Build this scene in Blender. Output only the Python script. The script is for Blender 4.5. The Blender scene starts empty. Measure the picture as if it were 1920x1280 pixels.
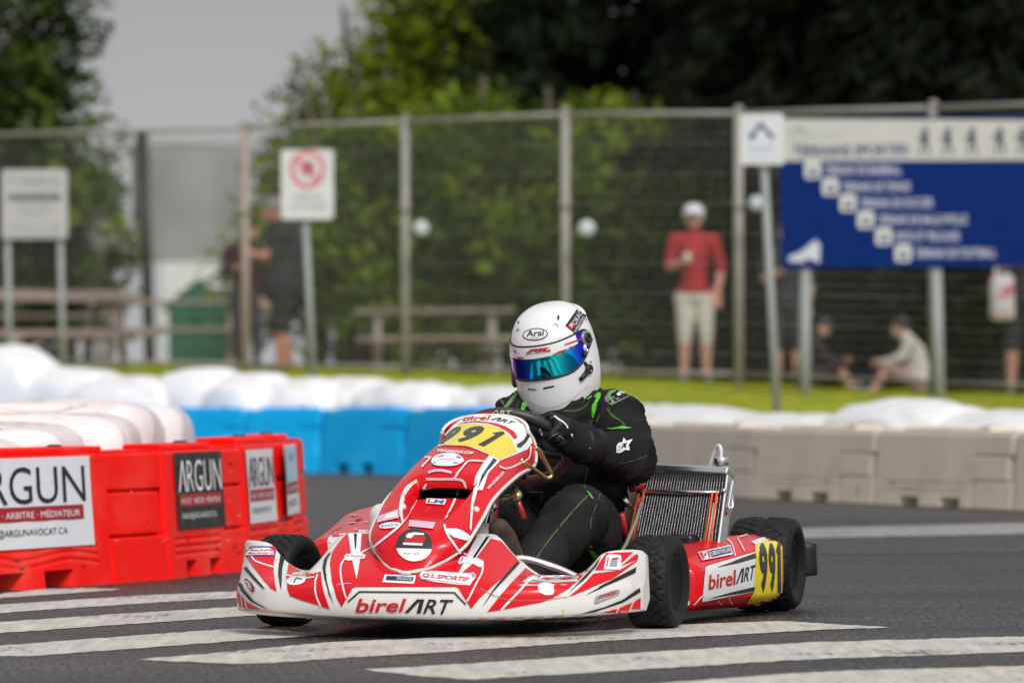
import bpy, bmesh, math, random
from math import sin, cos, tan, pi, radians, sqrt, atan2, floor
from mathutils import Vector, Matrix, noise
from mathutils.bvhtree import BVHTree
from mathutils.geometry import tessellate_polygon
random.seed(7)
SC = bpy.context.scene
COL = SC.collection

# ------------------------------------------------------------------ camera
FPX, CAMH, CROLL, CPITCH = 9315.0, 0.680, radians(0.4), math.atan(70 / 9315.0)   # focal length in photo pixels (1920 wide)
cam_d = bpy.data.cameras.new('camera'); cam = bpy.data.objects.new('camera', cam_d); COL.objects.link(cam)
cam_d.sensor_width = 36; cam_d.lens = 36 * FPX / 1920; cam_d.clip_end = 2000; cam_d.clip_start = .1
FW = Vector((0, cos(CPITCH), sin(CPITCH))); R0 = Vector((1, 0, 0)); U0 = R0.cross(FW)
RT = cos(CROLL) * R0 - sin(CROLL) * U0; UP = cos(CROLL) * U0 + sin(CROLL) * R0
CP = Vector((0, 0, CAMH))
cam.matrix_world = Matrix(((RT.x, UP.x, -FW.x, 0), (RT.y, UP.y, -FW.y, 0), (RT.z, UP.z, -FW.z, CAMH), (0, 0, 0, 1)))
cam_d.dof.use_dof = True; cam_d.dof.focus_distance = 13.7; cam_d.dof.aperture_fstop = 3.9; cam_d.dof.aperture_blades = 9
SC.camera = cam
# ------------------------------------------------------------------ sky, sun, exposure
SUN_EL, SUN_AZ = radians(40), radians(160)
w = bpy.data.worlds.new('World'); SC.world = w; w.use_nodes = True
nt = w.node_tree; nt.nodes.clear()
sky = nt.nodes.new('ShaderNodeTexSky'); sky.sky_type = 'NISHITA'; sky.sun_disc = False
sky.sun_elevation = SUN_EL; sky.sun_rotation = SUN_AZ; sky.air_density = 1.2; sky.dust_density = 4
hs = nt.nodes.new('ShaderNodeHueSaturation'); hs.inputs['Saturation'].default_value = .12
mx = nt.nodes.new('ShaderNodeMix'); mx.data_type = 'RGBA'; mx.inputs[0].default_value = .72
cl_c = nt.nodes.new('ShaderNodeTexCoord'); cl_n = nt.nodes.new('ShaderNodeTexNoise'); cl_n.inputs['Scale'].default_value = 2.2; cl_n.inputs['Detail'].default_value = 4
cl_r = nt.nodes.new('ShaderNodeValToRGB'); cl_r.color_ramp.elements[0].color = (3.9, 3.95, 4.15, 1); cl_r.color_ramp.elements[1].color = (5.4, 5.4, 5.5, 1)
cl_r.color_ramp.elements[0].position = .3; cl_r.color_ramp.elements[1].position = .7
bg = nt.nodes.new('ShaderNodeBackground'); bg.inputs['Strength'].default_value = .102
wo = nt.nodes.new('ShaderNodeOutputWorld')
nt.links.new(sky.outputs[0], hs.inputs['Color']); nt.links.new(hs.outputs[0], mx.inputs[6])
nt.links.new(cl_c.outputs['Generated'], cl_n.inputs['Vector']); nt.links.new(cl_n.outputs['Fac'], cl_r.inputs[0]); nt.links.new(cl_r.outputs[0], mx.inputs[7])
gx = nt.nodes.new('ShaderNodeSeparateXYZ'); nt.links.new(cl_c.outputs['Generated'], gx.inputs[0])       # an overcast sky is brighter overhead than at the horizon
gr = nt.nodes.new('ShaderNodeValToRGB'); nt.links.new(gx.outputs['Z'], gr.inputs[0])
for p_, v_ in ((0.0, .86), (.035, .74), (.085, .54), (.3, .70), (.9, .84)):
    e_ = gr.color_ramp.elements[0] if p_ == 0 else gr.color_ramp.elements.new(p_); e_.position = p_; e_.color = (v_, v_, v_, 1)
gr.color_ramp.elements[-1].color = (.86, .86, .86, 1)
gm = nt.nodes.new('ShaderNodeVectorMath'); gm.operation = 'SCALE'; nt.links.new(mx.outputs[2], gm.inputs[0]); gs = nt.nodes.new('ShaderNodeMath'); gs.operation = 'MULTIPLY'; gs.inputs[1].default_value = 1.35; nt.links.new(gr.outputs[0], gs.inputs[0]); nt.links.new(gs.outputs[0], gm.inputs['Scale']); nt.links.new(gm.outputs[0], bg.inputs['Color']); nt.links.new(bg.outputs[0], wo.inputs['Surface'])
sl = bpy.data.lights.new('sun', 'SUN'); sl.energy = 1.75; sl.angle = radians(16); sl.color = (1, .98, .96)
so = bpy.data.objects.new('sun', sl); COL.objects.link(so)
sd = Vector((sin(SUN_AZ) * cos(SUN_EL), cos(SUN_AZ) * cos(SUN_EL), sin(SUN_EL)))     # towards the sun
so.rotation_euler = sd.to_track_quat('Z', 'Y').to_euler(); so.location = (0, 0, 30)
SC.view_settings.view_transform = 'Standard'; SC.view_settings.look = 'None'; SC.view_settings.exposure = 0.34; SC.view_settings.gamma = 1
SC.render.engine = 'CYCLES'
SC.cycles.max_bounces = 6; SC.cycles.transparent_max_bounces = 8

# ------------------------------------------------------------------ helpers: space
def ray(px, py): return FW + RT * ((px - 960) / FPX) + UP * ((640 - py) / FPX)
def at(px, py, d):
    r = ray(px, py); return CP + r * (d / r.y)
def gnd(px, py, z=0.0):
    r = ray(px, py); return CP + r * ((z - CAMH) / r.z)
TH = radians(16)
KO = Vector((-.121, 13.646, 0)); KL = Vector((cos(TH), -sin(TH), 0)); KB = Vector((sin(TH), cos(TH), 0))
def kw(p): return KO + KL * p[0] + KB * p[1] + Vector((0, 0, p[2]))
def to_k(v):
    v = v - KO; return Vector((v.dot(KL), v.dot(KB), v.z))
def kray(px, py):
    r = ray(px, py); return to_k(CP), Vector((r.dot(KL), r.dot(KB), r.z)).normalized()
def kp(px, py, X=None, Y=None, Z=None):
    o, d = kray(px, py); i, v = (0, X) if X is not None else (1, Y) if Y is not None else (2, Z)
    return o + d * ((v - o[i]) / d[i])
def lerp(a, b, t): return a + (b - a) * t
def sst(a, b, x):
    t = min(1, max(0, (x - a) / (b - a))); return t * t * (3 - 2 * t)
def interp(tab, x):
    if x <= tab[0][0]: return tab[0][1]
    for i in range(len(tab) - 1):
        if x <= tab[i + 1][0]:
            x0, y0 = tab[i]; x1, y1 = tab[i + 1]; n = len(tab)
            t = (x - x0) / (x1 - x0)
            m0 = (y1 - tab[i - 1][1]) / (x1 - tab[i - 1][0]) if i > 0 else (y1 - y0) / (x1 - x0)
            m1 = (tab[i + 2][1] - y0) / (tab[i + 2][0] - x0) if i + 2 < n else (y1 - y0) / (x1 - x0)
            h = x1 - x0
            return (2 * t**3 - 3 * t * t + 1) * y0 + (t**3 - 2 * t * t + t) * h * m0 + (-2 * t**3 + 3 * t * t) * y1 + (t**3 - t * t) * h * m1
    return tab[-1][1]
def catmull(pts, n=6, closed=False):
    pts = [Vector(p) for p in pts]; out = []; N = len(pts)
    for i in range(N if closed else N - 1):
        p0 = pts[(i - 1) % N] if closed or i > 0 else pts[0] * 2 - pts[1]
        p1 = pts[i]; p2 = pts[(i + 1) % N]
        p3 = pts[(i + 2) % N] if closed or i + 2 < N else pts[-1] * 2 - pts[-2]
        for k in range(n):
            t = k / n
            out.append(.5 * ((2 * p1) + (p2 - p0) * t + (2 * p0 - 5 * p1 + 4 * p2 - p3) * t * t + (3 * p1 - p0 - 3 * p2 + p3) * t**3))
    if not closed: out.append(pts[-1])
    return out
def frame(origin, xdir, ydir):
    x = Vector(xdir).normalized(); z = x.cross(Vector(ydir)).normalized(); y = z.cross(x)
    o = Vector(origin)
    return Matrix(((x.x, y.x, z.x, o.x), (x.y, y.y, z.y, o.y), (x.z, y.z, z.z, o.z), (0, 0, 0, 1)))

# ------------------------------------------------------------------ helpers: materials
MATS = {}
def mat(name, col, rough=.5, metal=0, var=.06, vscale=8, bump=0, bscale=60, coat=0, spec=.5, sheen=0, col2=None, c2=(.5, .6), c2scale=3, detail=5, coord='Object'):
    if name in MATS: return MATS[name]
    m = bpy.data.materials.new(name); m.use_nodes = True; t = m.node_tree; N = t.nodes; Lk = t.links
    b = N['Principled BSDF']; b.inputs['Roughness'].default_value = rough; b.inputs['Metallic'].default_value = metal
    b.inputs['Specular IOR Level'].default_value = spec
    if coat: b.inputs['Coat Weight'].default_value = coat; b.inputs['Coat Roughness'].default_value = .08
    if sheen: b.inputs['Sheen Weight'].default_value = sheen; b.inputs['Sheen Roughness'].default_value = .5
    tc = N.new('ShaderNodeTexCoord')
    def nz(scale, det=detail):
        n = N.new('ShaderNodeTexNoise'); n.inputs['Scale'].default_value = scale; n.inputs['Detail'].default_value = det
        Lk.new(tc.outputs[coord], n.inputs['Vector']); return n
    c = (*col, 1)
    n = nz(vscale); r = N.new('ShaderNodeValToRGB')
    r.color_ramp.elements[0].position = .25; r.color_ramp.elements[1].position = .75
    r.color_ramp.elements[0].color = tuple(max(0, x * (1 - var)) for x in col) + (1,)
    r.color_ramp.elements[1].color = tuple(min(1, x * (1 + var)) for x in col) + (1,)
    Lk.new(n.outputs['Fac'], r.inputs[0]); out = r.outputs[0]
    if col2:
        n2 = nz(c2scale, 8); r2 = N.new('ShaderNodeValToRGB'); r2.color_ramp.elements[0].position = c2[0]; r2.color_ramp.elements[1].position = c2[1]
        Lk.new(n2.outputs['Fac'], r2.inputs[0]); x = N.new('ShaderNodeMix'); x.data_type = 'RGBA'
        Lk.new(r2.outputs[0], x.inputs[0]); Lk.new(out, x.inputs[6]); x.inputs[7].default_value = (*col2, 1); out = x.outputs[2]
    Lk.new(out, b.inputs['Base Color'])
    if bump:
        n3 = nz(bscale); bp = N.new('ShaderNodeBump'); bp.inputs['Strength'].default_value = bump; bp.inputs['Distance'].default_value = .01
        Lk.new(n3.outputs['Fac'], bp.inputs['Height']); Lk.new(bp.outputs[0], b.inputs['Normal'])
    rn = nz(vscale * 3); mr = N.new('ShaderNodeMapRange'); mr.inputs[3].default_value = max(.02, rough * .8); mr.inputs[4].default_value = min(1, rough * 1.25)
    Lk.new(rn.outputs['Fac'], mr.inputs[0]); Lk.new(mr.outputs[0], b.inputs['Roughness'])
    MATS[name] = m; return m

# ------------------------------------------------------------------ helpers: meshes
class MB:
    def __init__(s): s.v = []; s.f = []; s.m = []; s.sm = []; s.mats = []
    def slot(s, m):
        if m not in s.mats: s.mats.append(m)
        return s.mats.index(m)
    def add(s, verts, faces, m, smooth=True, M=None):
        o = len(s.v); k = s.slot(m)
        s.v += [tuple(M @ Vector(p)) if M is not None else tuple(p) for p in verts]
        for f in faces: s.f.append(tuple(i + o for i in f)); s.m.append(k); s.sm.append(smooth)
        return s
    def rbox(s, c, size, r, m, M=None, seg=2, smooth=False):
        bm = bmesh.new(); bmesh.ops.create_cube(bm, size=1)
        for v in bm.verts: v.co = Vector((v.co.x * size[0], v.co.y * size[1], v.co.z * size[2])) + Vector(c)
        if r > 0: bmesh.ops.bevel(bm, geom=bm.edges[:], offset=r, segments=seg, affect='EDGES', profile=.5)
        bm.verts.index_update(); s.add([v.co.copy() for v in bm.verts], [[v.index for v in f.verts] for f in bm.faces], m, smooth, M); bm.free(); return s
    def tube(s, pts, r, m, seg=10, cap=True, M=None, closed=False, smooth=True):
        pts = [Vector(p) for p in pts]; n = len(pts); rs = r if isinstance(r, (list, tuple)) else [r] * n
        vs = []; fs = []; up = None
        for i, p in enumerate(pts):
            if closed: t = (pts[(i + 1) % n] - pts[i - 1]).normalized()
            else: t = (pts[min(i + 1, n - 1)] - pts[max(i - 1, 0)]).normalized()
            if up is None:
                up = Vector((0, 0, 1)) if abs(t.z) < .9 else Vector((1, 0, 0))
            up = (up - t * up.dot(t)).normalized(); sd_ = t.cross(up)
            for k in range(seg):
                a = 2 * pi * k / seg; vs.append(p + (up * cos(a) + sd_ * sin(a)) * rs[i])
        for i in range(n if closed else n - 1):
            for k in range(seg):
                a = i * seg + k; b = i * seg + (k + 1) % seg; j = (i + 1) % n
                fs.append((a, b, j * seg + (k + 1) % seg, j * seg + k))
        if cap and not closed:
            fs.append(tuple(range(seg))[::-1]); fs.append(tuple(range((n - 1) * seg, n * seg)))
        return s.add(vs, fs, m, smooth, M)
    def lathe(s, prof, m, seg=32, M=None, smooth=True, closed=False):      # prof (r, z) round local z
        vs = []; fs = []; n = len(prof)
        for (r, z) in prof:
            for k in range(seg):
                a = 2 * pi * k / seg; vs.append((r * cos(a), r * sin(a), z))
        for i in range(n if closed else n - 1):
            j = (i + 1) % n
            for k in range(seg):
                fs.append((i * seg + k, i * seg + (k + 1) % seg, j * seg + (k + 1) % seg, j * seg + k))
        if not closed:
            if prof[0][0] > 1e-4: fs.append(tuple(range(seg))[::-1])
            if prof[-1][0] > 1e-4: fs.append(tuple(range((n - 1) * seg, n * seg)))
        return s.add(vs, fs, m, smooth, M)
    def loft(s, rows, m, closed=False, M=None, smooth=True, capends=False):
        n = len(rows); k = len(rows[0]); vs = [p for r in rows for p in r]; fs = []
        for i in range(n - 1):
            for j in range(k if closed else k - 1):
                q = (j + 1) % k; fs.append((i * k + j, i * k + q, (i + 1) * k + q, (i + 1) * k + j))
        if capends: fs.append(tuple(range(k))[::-1]); fs.append(tuple(range((n - 1) * k, n * k)))
        return s.add(vs, fs, m, smooth, M)
    def ell(s, c, r, m, seg=20, rings=12, M=None):
        vs = []; fs = []
        for i in range(rings + 1):
            t = pi * i / rings
            for k in range(seg):
                a = 2 * pi * k / seg; vs.append((c[0] + r[0] * sin(t) * cos(a), c[1] + r[1] * sin(t) * sin(a), c[2] + r[2] * cos(t)))
        for i in range(rings):
            for k in range(seg): fs.append((i * seg + k, (i + 1) * seg + k, (i + 1) * seg + (k + 1) % seg, i * seg + (k + 1) % seg))
        return s.add(vs, fs, m, True, M)
    def poly(s, pts, m, M=None): return s.add(pts, [tuple(range(len(pts)))], m, False, M)
    def plate(s, pts2, z0, z1, m, M=None):                                  # extruded flat outline, local xy -> z0..z1
        n = len(pts2); vs = [(x, y, z0) for x, y in pts2] + [(x, y, z1) for x, y in pts2]
        fs = [tuple(range(n))[::-1], tuple(range(n, 2 * n))] + [(i, (i + 1) % n, n + (i + 1) % n, n + i) for i in range(n)]
        return s.add(vs, fs, m, False, M)
    def build(s, name, parent=None, off=None, keep=True):
        o3 = off if off is not None else (parent.get('_o') if parent is not None and parent.get('_o') is not None else None)
        vs = s.v if o3 is None else [(a - o3[0], b - o3[1], c - o3[2]) for a, b, c in s.v]
        me = bpy.data.meshes.new(name); me.from_pydata(vs, [], s.f); 
        for m in s.mats: me.materials.append(m)
        me.polygons.foreach_set('material_index', s.m); me.polygons.foreach_set('use_smooth', s.sm); me.update()
        o = bpy.data.objects.new(name, me); COL.objects.link(o)
        if parent is not None:
            o.parent = parent
            if parent.get('_o') is not None: o['_o'] = list(parent['_o'])
        return o
def tag(o, label=None, cat=None, group=None, kind=None):
    if label: o['label'] = label
    if cat: o['category'] = cat
    if group: o['group'] = group
    if kind: o['kind'] = kind
    return o
def empty(name, loc, rz=0, label=None, cat=None, group=None):
    o = bpy.data.objects.new(name, None); COL.objects.link(o); o.location = loc; o.rotation_euler = (0, 0, rz); o.empty_display_size = .1
    return tag(o, label, cat, group)
def kroot(name, k, label, cat):
    o = empty(name, kw(k), -TH, label, cat); o['_o'] = list(k); return o
def copy_tree(o, parent=None):
    c = o.copy(); COL.objects.link(c)
    if parent: c.parent = parent
    for ch in list(o.children): copy_tree(ch, c)
    return c

# ------------------------------------------------------------------ helpers: flat shapes, text, stickers laid on curved surfaces
_txt = {}
def text_mesh(body, bold=0.0, shear=0.0, space=1.0):
    key = (body, bold, shear, space)
    if key in _txt: return _txt[key]
    cu = bpy.data.curves.new('t', 'FONT'); cu.body = body; cu.size = 1; cu.offset = bold; cu.shear = shear; cu.resolution_u = 4; cu.space_character = space; cu.fill_mode = 'FRONT'
    ob = bpy.data.objects.new('t', cu); COL.objects.link(ob); bpy.context.view_layer.update()
    me = bpy.data.meshes.new_from_object(ob.evaluated_get(bpy.context.evaluated_depsgraph_get()))
    vs = [(v.co.x, v.co.y) for v in me.vertices]; fs = [tuple(p.vertices) for p in me.polygons]
    bpy.data.objects.remove(ob); bpy.data.curves.remove(cu); bpy.data.meshes.remove(me)
    if not vs: vs = [(0, 0), (1, 0), (1, 1)]; fs = []
    x0 = min(a for a, b in vs); x1 = max(a for a, b in vs); y0 = min(b for a, b in vs); y1 = max(b for a, b in vs)
    vs = [((a - x0) / (x1 - x0 + 1e-9), (b - y0) / (y1 - y0 + 1e-9)) for a, b in vs]
    _txt[key] = (vs, fs, (x1 - x0) / (y1 - y0 + 1e-9)); return _txt[key]
def quadmap(q, u, v):                          # q = top-left, top-right, bottom-right, bottom-left
    tl, tr, br, bl = q
    return tuple((bl[i] * (1 - u) + br[i] * u) * (1 - v) + (tl[i] * (1 - u) + tr[i] * u) * v for i in range(len(tl)))
def circle2(cx, cy, rx, ry=None, n=28, rot=0):
    ry = rx if ry is None else ry
    return [(cx + rx * cos(2 * pi * i / n) * cos(rot) - ry * sin(2 * pi * i / n) * sin(rot), cy + rx * cos(2 * pi * i / n) * sin(rot) + ry * sin(2 * pi * i / n) * cos(rot)) for i in range(n)]
def chaikin(p, it=2, closed=True):
    for _ in range(it):
        q = []; n = len(p)
        for i in range(n if closed else n - 1):
            a = p[i]; b = p[(i + 1) % n]
            q += [(a[0] * .75 + b[0] * .25, a[1] * .75 + b[1] * .25), (a[0] * .25 + b[0] * .75, a[1] * .25 + b[1] * .75)]
        if not closed: q = [p[0]] + q + [p[-1]]
        p = q
    return p
def stroke(p, wd, it=2):                       # open polyline -> outline polygon
    p = chaikin(p, it, False); L_ = []; R_ = []
    for i, a in enumerate(p):
        b = p[min(i + 1, len(p) - 1)]; c = p[max(i - 1, 0)]; dx, dy = b[0] - c[0], b[1] - c[1]; l = sqrt(dx * dx + dy * dy) or 1
        L_.append((a[0] - dy / l * wd / 2, a[1] + dx / l * wd / 2)); R_.append((a[0] + dy / l * wd / 2, a[1] - dx / l * wd / 2))
    return L_ + R_[::-1]
def bisect2(v2, tris, cell):
    bm = bmesh.new(); vs = [bm.verts.new((x, y, 0)) for x, y in v2]
    for t in tris:
        try: bm.faces.new([vs[i] for i in t])
        except Exception: pass
    for ax in (0, 1):
        lo = min(p[ax] for p in v2); hi = max(p[ax] for p in v2); x = floor(lo / cell) * cell + cell
        while x < hi:
            no = (1, 0, 0) if ax == 0 else (0, 1, 0); co = (x, 0, 0) if ax == 0 else (0, x, 0)
            bmesh.ops.bisect_plane(bm, geom=bm.verts[:] + bm.edges[:] + bm.faces[:], plane_co=co, plane_no=no, dist=1e-5); x += cell
    bm.verts.index_update(); v = [(q.co.x, q.co.y) for q in bm.verts]; f = [tuple(q.index for q in g.verts) for g in bm.faces]; bm.free(); return v, f
def cut2(pts, cell):
    return bisect2(pts, [tuple(t) for t in tessellate_polygon([[Vector((x, y, 0)) for x, y in pts]])], cell)
class Stick:
    """Lays stickers measured in the photograph on the part's own surface (they stay there from any side)."""
    def __init__(s, mb, off=.0022, zoom=(0, 0, 1, 1)):
        s.mb = mb; s.bvh = BVHTree.FromPolygons([Vector(v) for v in mb.v], mb.f, all_triangles=False); s.off = off; s.z = zoom; s.n = 0
    def at(s, x0, y0, sx, sy=None): s.z = (x0, y0, sx, sx if sy is None else sy); return s
    def px(s, p): return (s.z[0] + p[0] / s.z[2], s.z[1] + p[1] / s.z[3])
    def hit(s, p):
        o, d = kray(p[0], p[1]); h, n, i, dist = s.bvh.ray_cast(o, d)
        if h is None: return None
        if n.dot(d) > 0: n = -n
        return h + n * s.lift
    def lay(s, v, f, m, lift):
        s.lift = s.off + lift * .0006; hv = [s.hit(p) for p in v]; idx = {}; vs = []
        fs = []
        for g in f:
            if any(hv[i] is None for i in g): continue
            c = [hv[i] for i in g]
            if max((c[i] - c[i - 1]).length for i in range(len(c))) > .05 + .0: continue
            for i in g:
                if i not in idx: idx[i] = len(vs); vs.append(hv[i])
            fs.append(tuple(idx[i] for i in g))
        s.mb.add(vs, fs, m, True)
    def p(s, pts, m, lift=0, smooth=0, cell=7):
        if smooth: pts = chaikin(pts, smooth)
        v, f = cut2([s.px(q) for q in pts], cell); s.lay(v, f, m, lift); return s
    def line(s, pts, wd, m, lift=1, it=2):
        pts = chaikin(pts, it, False); sw = wd
        for i in range(len(pts) - 1):
            a, b = pts[i], pts[i + 1]; dx, dy = b[0] - a[0], b[1] - a[1]; l = sqrt(dx * dx + dy * dy)
            if l < 1e-6: continue
            nx, ny = -dy / l * wd / 2, dx / l * wd / 2; ex, ey = dx / l * wd * .2, dy / l * wd * .2
            s.p([(a[0] + nx - ex, a[1] + ny - ey), (b[0] + nx + ex, b[1] + ny + ey), (b[0] - nx + ex, b[1] - ny + ey), (a[0] - nx - ex, a[1] - ny - ey)], m, lift + (i % 2) * .15, cell=12)
        return s
    def t(s, body, q, m, lift=2, bold=0.0, shear=0.0, space=1.0):
        tv, tf, _ = text_mesh(body, bold, shear, space)
        v, f = bisect2([s.px(quadmap(q, u, v)) for u, v in tv], tf, 5); s.lay(v, f, m, lift); return s
def text_on(mb, body, q, m, bold=0, shear=0, space=1.0):        # q = four 3-D corners tl tr br bl
    tv, tf, _ = text_mesh(body, bold, shear, space)
    mb.add([quadmap(q, u, v) for u, v in tv], tf, m, False)
def blob(caps, voxel=.01, smooth=6, extra=None):
    """tapered limbs (p0, r0, p1, r1) fused into ONE continuous surface"""
    mb = MB(); m = bpy.data.materials.get('tmp') or bpy.data.materials.new('tmp')
    for (p0, r0, p1, r1) in caps:
        p0, p1 = Vector(p0), Vector(p1); t = p1 - p0; L_ = t.length
        if L_ < 1e-5: mb.ell(p0, (r0, r0, r0), m, 14, 9); continue
        t /= L_; pts = []; rs = []
        for k in range(5): a = -pi / 2 + .05 + (pi / 2 - .05) * k / 4; pts.append(p0 + t * sin(a) * r0); rs.append(cos(a) * r0)
        for k in range(1, 6): pts.append(p0 + t * L_ * k / 6); rs.append(lerp(r0, r1, k / 6))
        for k in range(5): a = (pi / 2 - .05) * k / 4; pts.append(p1 + t * sin(a) * r1); rs.append(cos(a) * r1)
        mb.tube(pts, rs, m, 14)
    if extra: extra(mb, m)
    o = mb.build('tmp'); 
    r = o.modifiers.new('r', 'REMESH'); r.mode = 'VOXEL'; r.voxel_size = voxel
    if smooth: q = o.modifiers.new('s', 'SMOOTH'); q.factor = .5; q.iterations = smooth
    bpy.context.view_layer.update()
    me = bpy.data.meshes.new_from_object(o.evaluated_get(bpy.context.evaluated_depsgraph_get()))
    V = [v.co.copy() for v in me.vertices]; F = [tuple(p.vertices) for p in me.polygons]
    old = o.data; bpy.data.objects.remove(o); bpy.data.meshes.remove(old); bpy.data.meshes.remove(me)
    return V, F
def vnormals(V, F):
    N = [Vector() for _ in V]
    for f in F:
        n = (V[f[1]] - V[f[0]]).cross(V[f[2]] - V[f[0]])
        for i in f: N[i] += n
    return [n.normalized() if n.length > 0 else n for n in N]

# ------------------------------------------------------------------ palette
RED = mat('kart_red', (.66, .002, .011), .34, coat=.25, spec=.25, var=.03)
WHT = mat('kart_white', (.74, .72, .69), .32, coat=.5, var=.03, col2=(.55, .47, .38), c2=(.62, .85), c2scale=9)
BLK = mat('kart_black', (.010, .011, .013), .35, var=.1)
YEL = mat('kart_yellow', (.85, .66, .005), .3, coat=.6, var=.02)
STK = mat('sticker_white', (.82, .82, .83), .3, coat=.4, var=.02)
SRED = mat('sticker_red', (.55, .01, .015), .35, var=.03)
SBLU = mat('sticker_blue', (.05, .14, .45), .35, var=.03)
SNAV = mat('sticker_navy', (.015, .025, .07), .35, var=.03)
SPNK = mat('sticker_pink', (.75, .48, .62), .35, var=.05)
SGRY = mat('sticker_grey', (.3, .31, .33), .4, var=.05)
DARK = mat('dark_plastic', (.006, .006, .007), .45, var=.2)
RUB = mat('tyre_rubber', (.006, .006, .0065), .6, var=.3, vscale=30, bump=.25, bscale=220, spec=.35)
RUBB = mat('tyre_dirt', (.05, .048, .045), .8, var=.3, vscale=40)
RIM = mat('rim_black', (.002, .002, .0022), .55, spec=.2, var=.1)
ALU = mat('aluminium', (.62, .62, .63), .28, metal=1, var=.06)
CHR = mat('chrome', (.75, .75, .76), .12, metal=1, var=.03)
GOLD = mat('gold_metal', (.55, .40, .20), .3, metal=.85, var=.06)
FRMR = mat('frame_red', (.42, .012, .018), .35, coat=.4)
ORA = mat('orange_rubber', (.80, .09, .015), .45)
# ------------------------------------------------------------------ the ground
ZTAB = [(-6.0, .84), (-2.6, .775), (-1.0, .72), (.5, .65), (2.0, .60), (3.6, .515), (6.0, .42)]       # height of the bank at the fence, by world x
def bar_y(x):                                   # where the barrier line runs (front face), by world x
    return interp([(-8, 38.6), (-3.9, 38.2), (-1.56, 37.6), (-.75, 36.2), (.2, 32.4), (1.25, 28.0), (2.49, 24.3), (4.5, 19), (6.5, 14.5)], x)
def fence_y(x): return interp([(-8, 52.5), (-5.3, 51), (-2.6, 48.5), (-1.0, 46.8), (.5, 44.8), (2.0, 44.1), (3.6, 42.1), (6, 39.5), (8, 37.5)], x)
def bank_z(x, y):
    b = bar_y(x); f = fence_y(x)
    z = interp(ZTAB, x)
    if y < b + .6: return -.03
    if y <= f: return -.03 + (z + .03) * (1 - (1 - (y - b - .6) / (f - b - .6)) ** 1.5)
    return z + (y - f) * .004
m_asph = bpy.data.materials.new('asphalt'); m_asph.use_nodes = True
def asphalt_nodes(m, base, light, paint=None):
    t = m.node_tree; N = t.nodes; Lk = t.links; b = N['Principled BSDF']; tc = N.new('ShaderNodeTexCoord')
    def nz(sc, det=3, r=.6):
        n = N.new('ShaderNodeTexNoise'); n.inputs['Scale'].default_value = sc; n.inputs['Detail'].default_value = det; n.inputs['Roughness'].default_value = r
        Lk.new(tc.outputs['Object'], n.inputs['Vector']); return n.outputs['Fac']
    def ramp(src, p0, c0, p1, c1):
        r = N.new('ShaderNodeValToRGB'); r.color_ramp.elements[0].position = p0; r.color_ramp.elements[1].position = p1
        r.color_ramp.elements[0].color = (*c0, 1); r.color_ramp.elements[1].color = (*c1, 1); Lk.new(src, r.inputs[0]); return r.outputs[0]
    def mix(f, a, c, typ='MIX'):
        x = N.new('ShaderNodeMix'); x.data_type = 'RGBA'; x.blend_type = typ
        if hasattr(f, 'is_linked') : Lk.new(f, x.inputs[0])
        else: x.inputs[0].default_value = f
        Lk.new(a, x.inputs[6]); Lk.new(c, x.inputs[7]); return x.outputs[2]
    vo = N.new('ShaderNodeTexVoronoi'); vo.inputs['Scale'].default_value = 95; Lk.new(tc.outputs['Object'], vo.inputs['Vector'])
    gm_ = N.new('ShaderNodeMapping'); gm_.inputs['Scale'].default_value = (1, .11, 1); Lk.new(tc.outputs['Object'], gm_.inputs[0])
    def nzs(sc, det=2):
        n = N.new('ShaderNodeTexNoise'); n.inputs['Scale'].default_value = sc; n.inputs['Detail'].default_value = det; Lk.new(gm_.outputs[0], n.inputs['Vector']); return n.outputs['Fac']
    stone = ramp(vo.outputs['Distance'], .15, tuple(c * 1.5 for c in base), .75, tuple(c * .5 for c in base))
    speck = ramp(nz(150, 2), .58, (0, 0, 0), .72, light)
    patch = ramp(nz(.9, 6), .3, (.5, .5, .51), .72, (1.4, 1.36, 1.3))
    c = mix(1.0, stone, patch, 'MULTIPLY'); c = mix(.5, c, speck, 'ADD')
    c = mix(1.0, c, ramp(nzs(80, 3), .40, (.22, .22, .23), .62, (2.3, 2.22, 2.15)), 'MULTIPLY'); c = mix(.55, c, ramp(nzs(120, 1), .60, (0, 0, 0), .72, light), 'ADD')
    streak = N.new('ShaderNodeMapping'); streak.inputs['Scale'].default_value = (.35, 2.2, 1); Lk.new(tc.outputs['Object'], streak.inputs[0])
    sn = N.new('ShaderNodeTexNoise'); sn.inputs['Scale'].default_value = .8; sn.inputs['Detail'].default_value = 5; Lk.new(streak.outputs[0], sn.inputs['Vector'])
    c = mix(1.0, c, ramp(sn.outputs['Fac'], .35, (.55, .55, .57), .65, (1.38, 1.34, 1.30)), 'MULTIPLY')
    rough = .52
    if paint:
        wear = N.new('ShaderNodeMath'); wear.operation = 'ADD'
        Lk.new(ramp(nzs(60, 5), .35, (0, 0, 0), .85, (.55, .55, .55)), wear.inputs[0]); Lk.new(ramp(nz(2.6, 7), .36, (0, 0, 0), .78, (.62, .62, .62)), wear.inputs[1])
        k = ramp(wear.outputs[0], .45, (1, 1, 1), .82, (.06, .06, .06))
        pn = ramp(nzs(30, 6), .3, tuple(x * .74 for x in paint), .7, tuple(x * 1.1 for x in paint))
        c = mix(k, c, pn); rough = .7
    Lk.new(c, b.inputs['Base Color']); b.inputs['Roughness'].default_value = rough; b.inputs['Specular IOR Level'].default_value = .55
    bp = N.new('ShaderNodeBump'); bp.inputs['Strength'].default_value = .55 if not paint else .4; bp.inputs['Distance'].default_value = .006
    Lk.new(vo.outputs['Distance'], bp.inputs['Height']); bp.invert = True; Lk.new(bp.outputs[0], b.inputs['Normal'])
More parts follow.
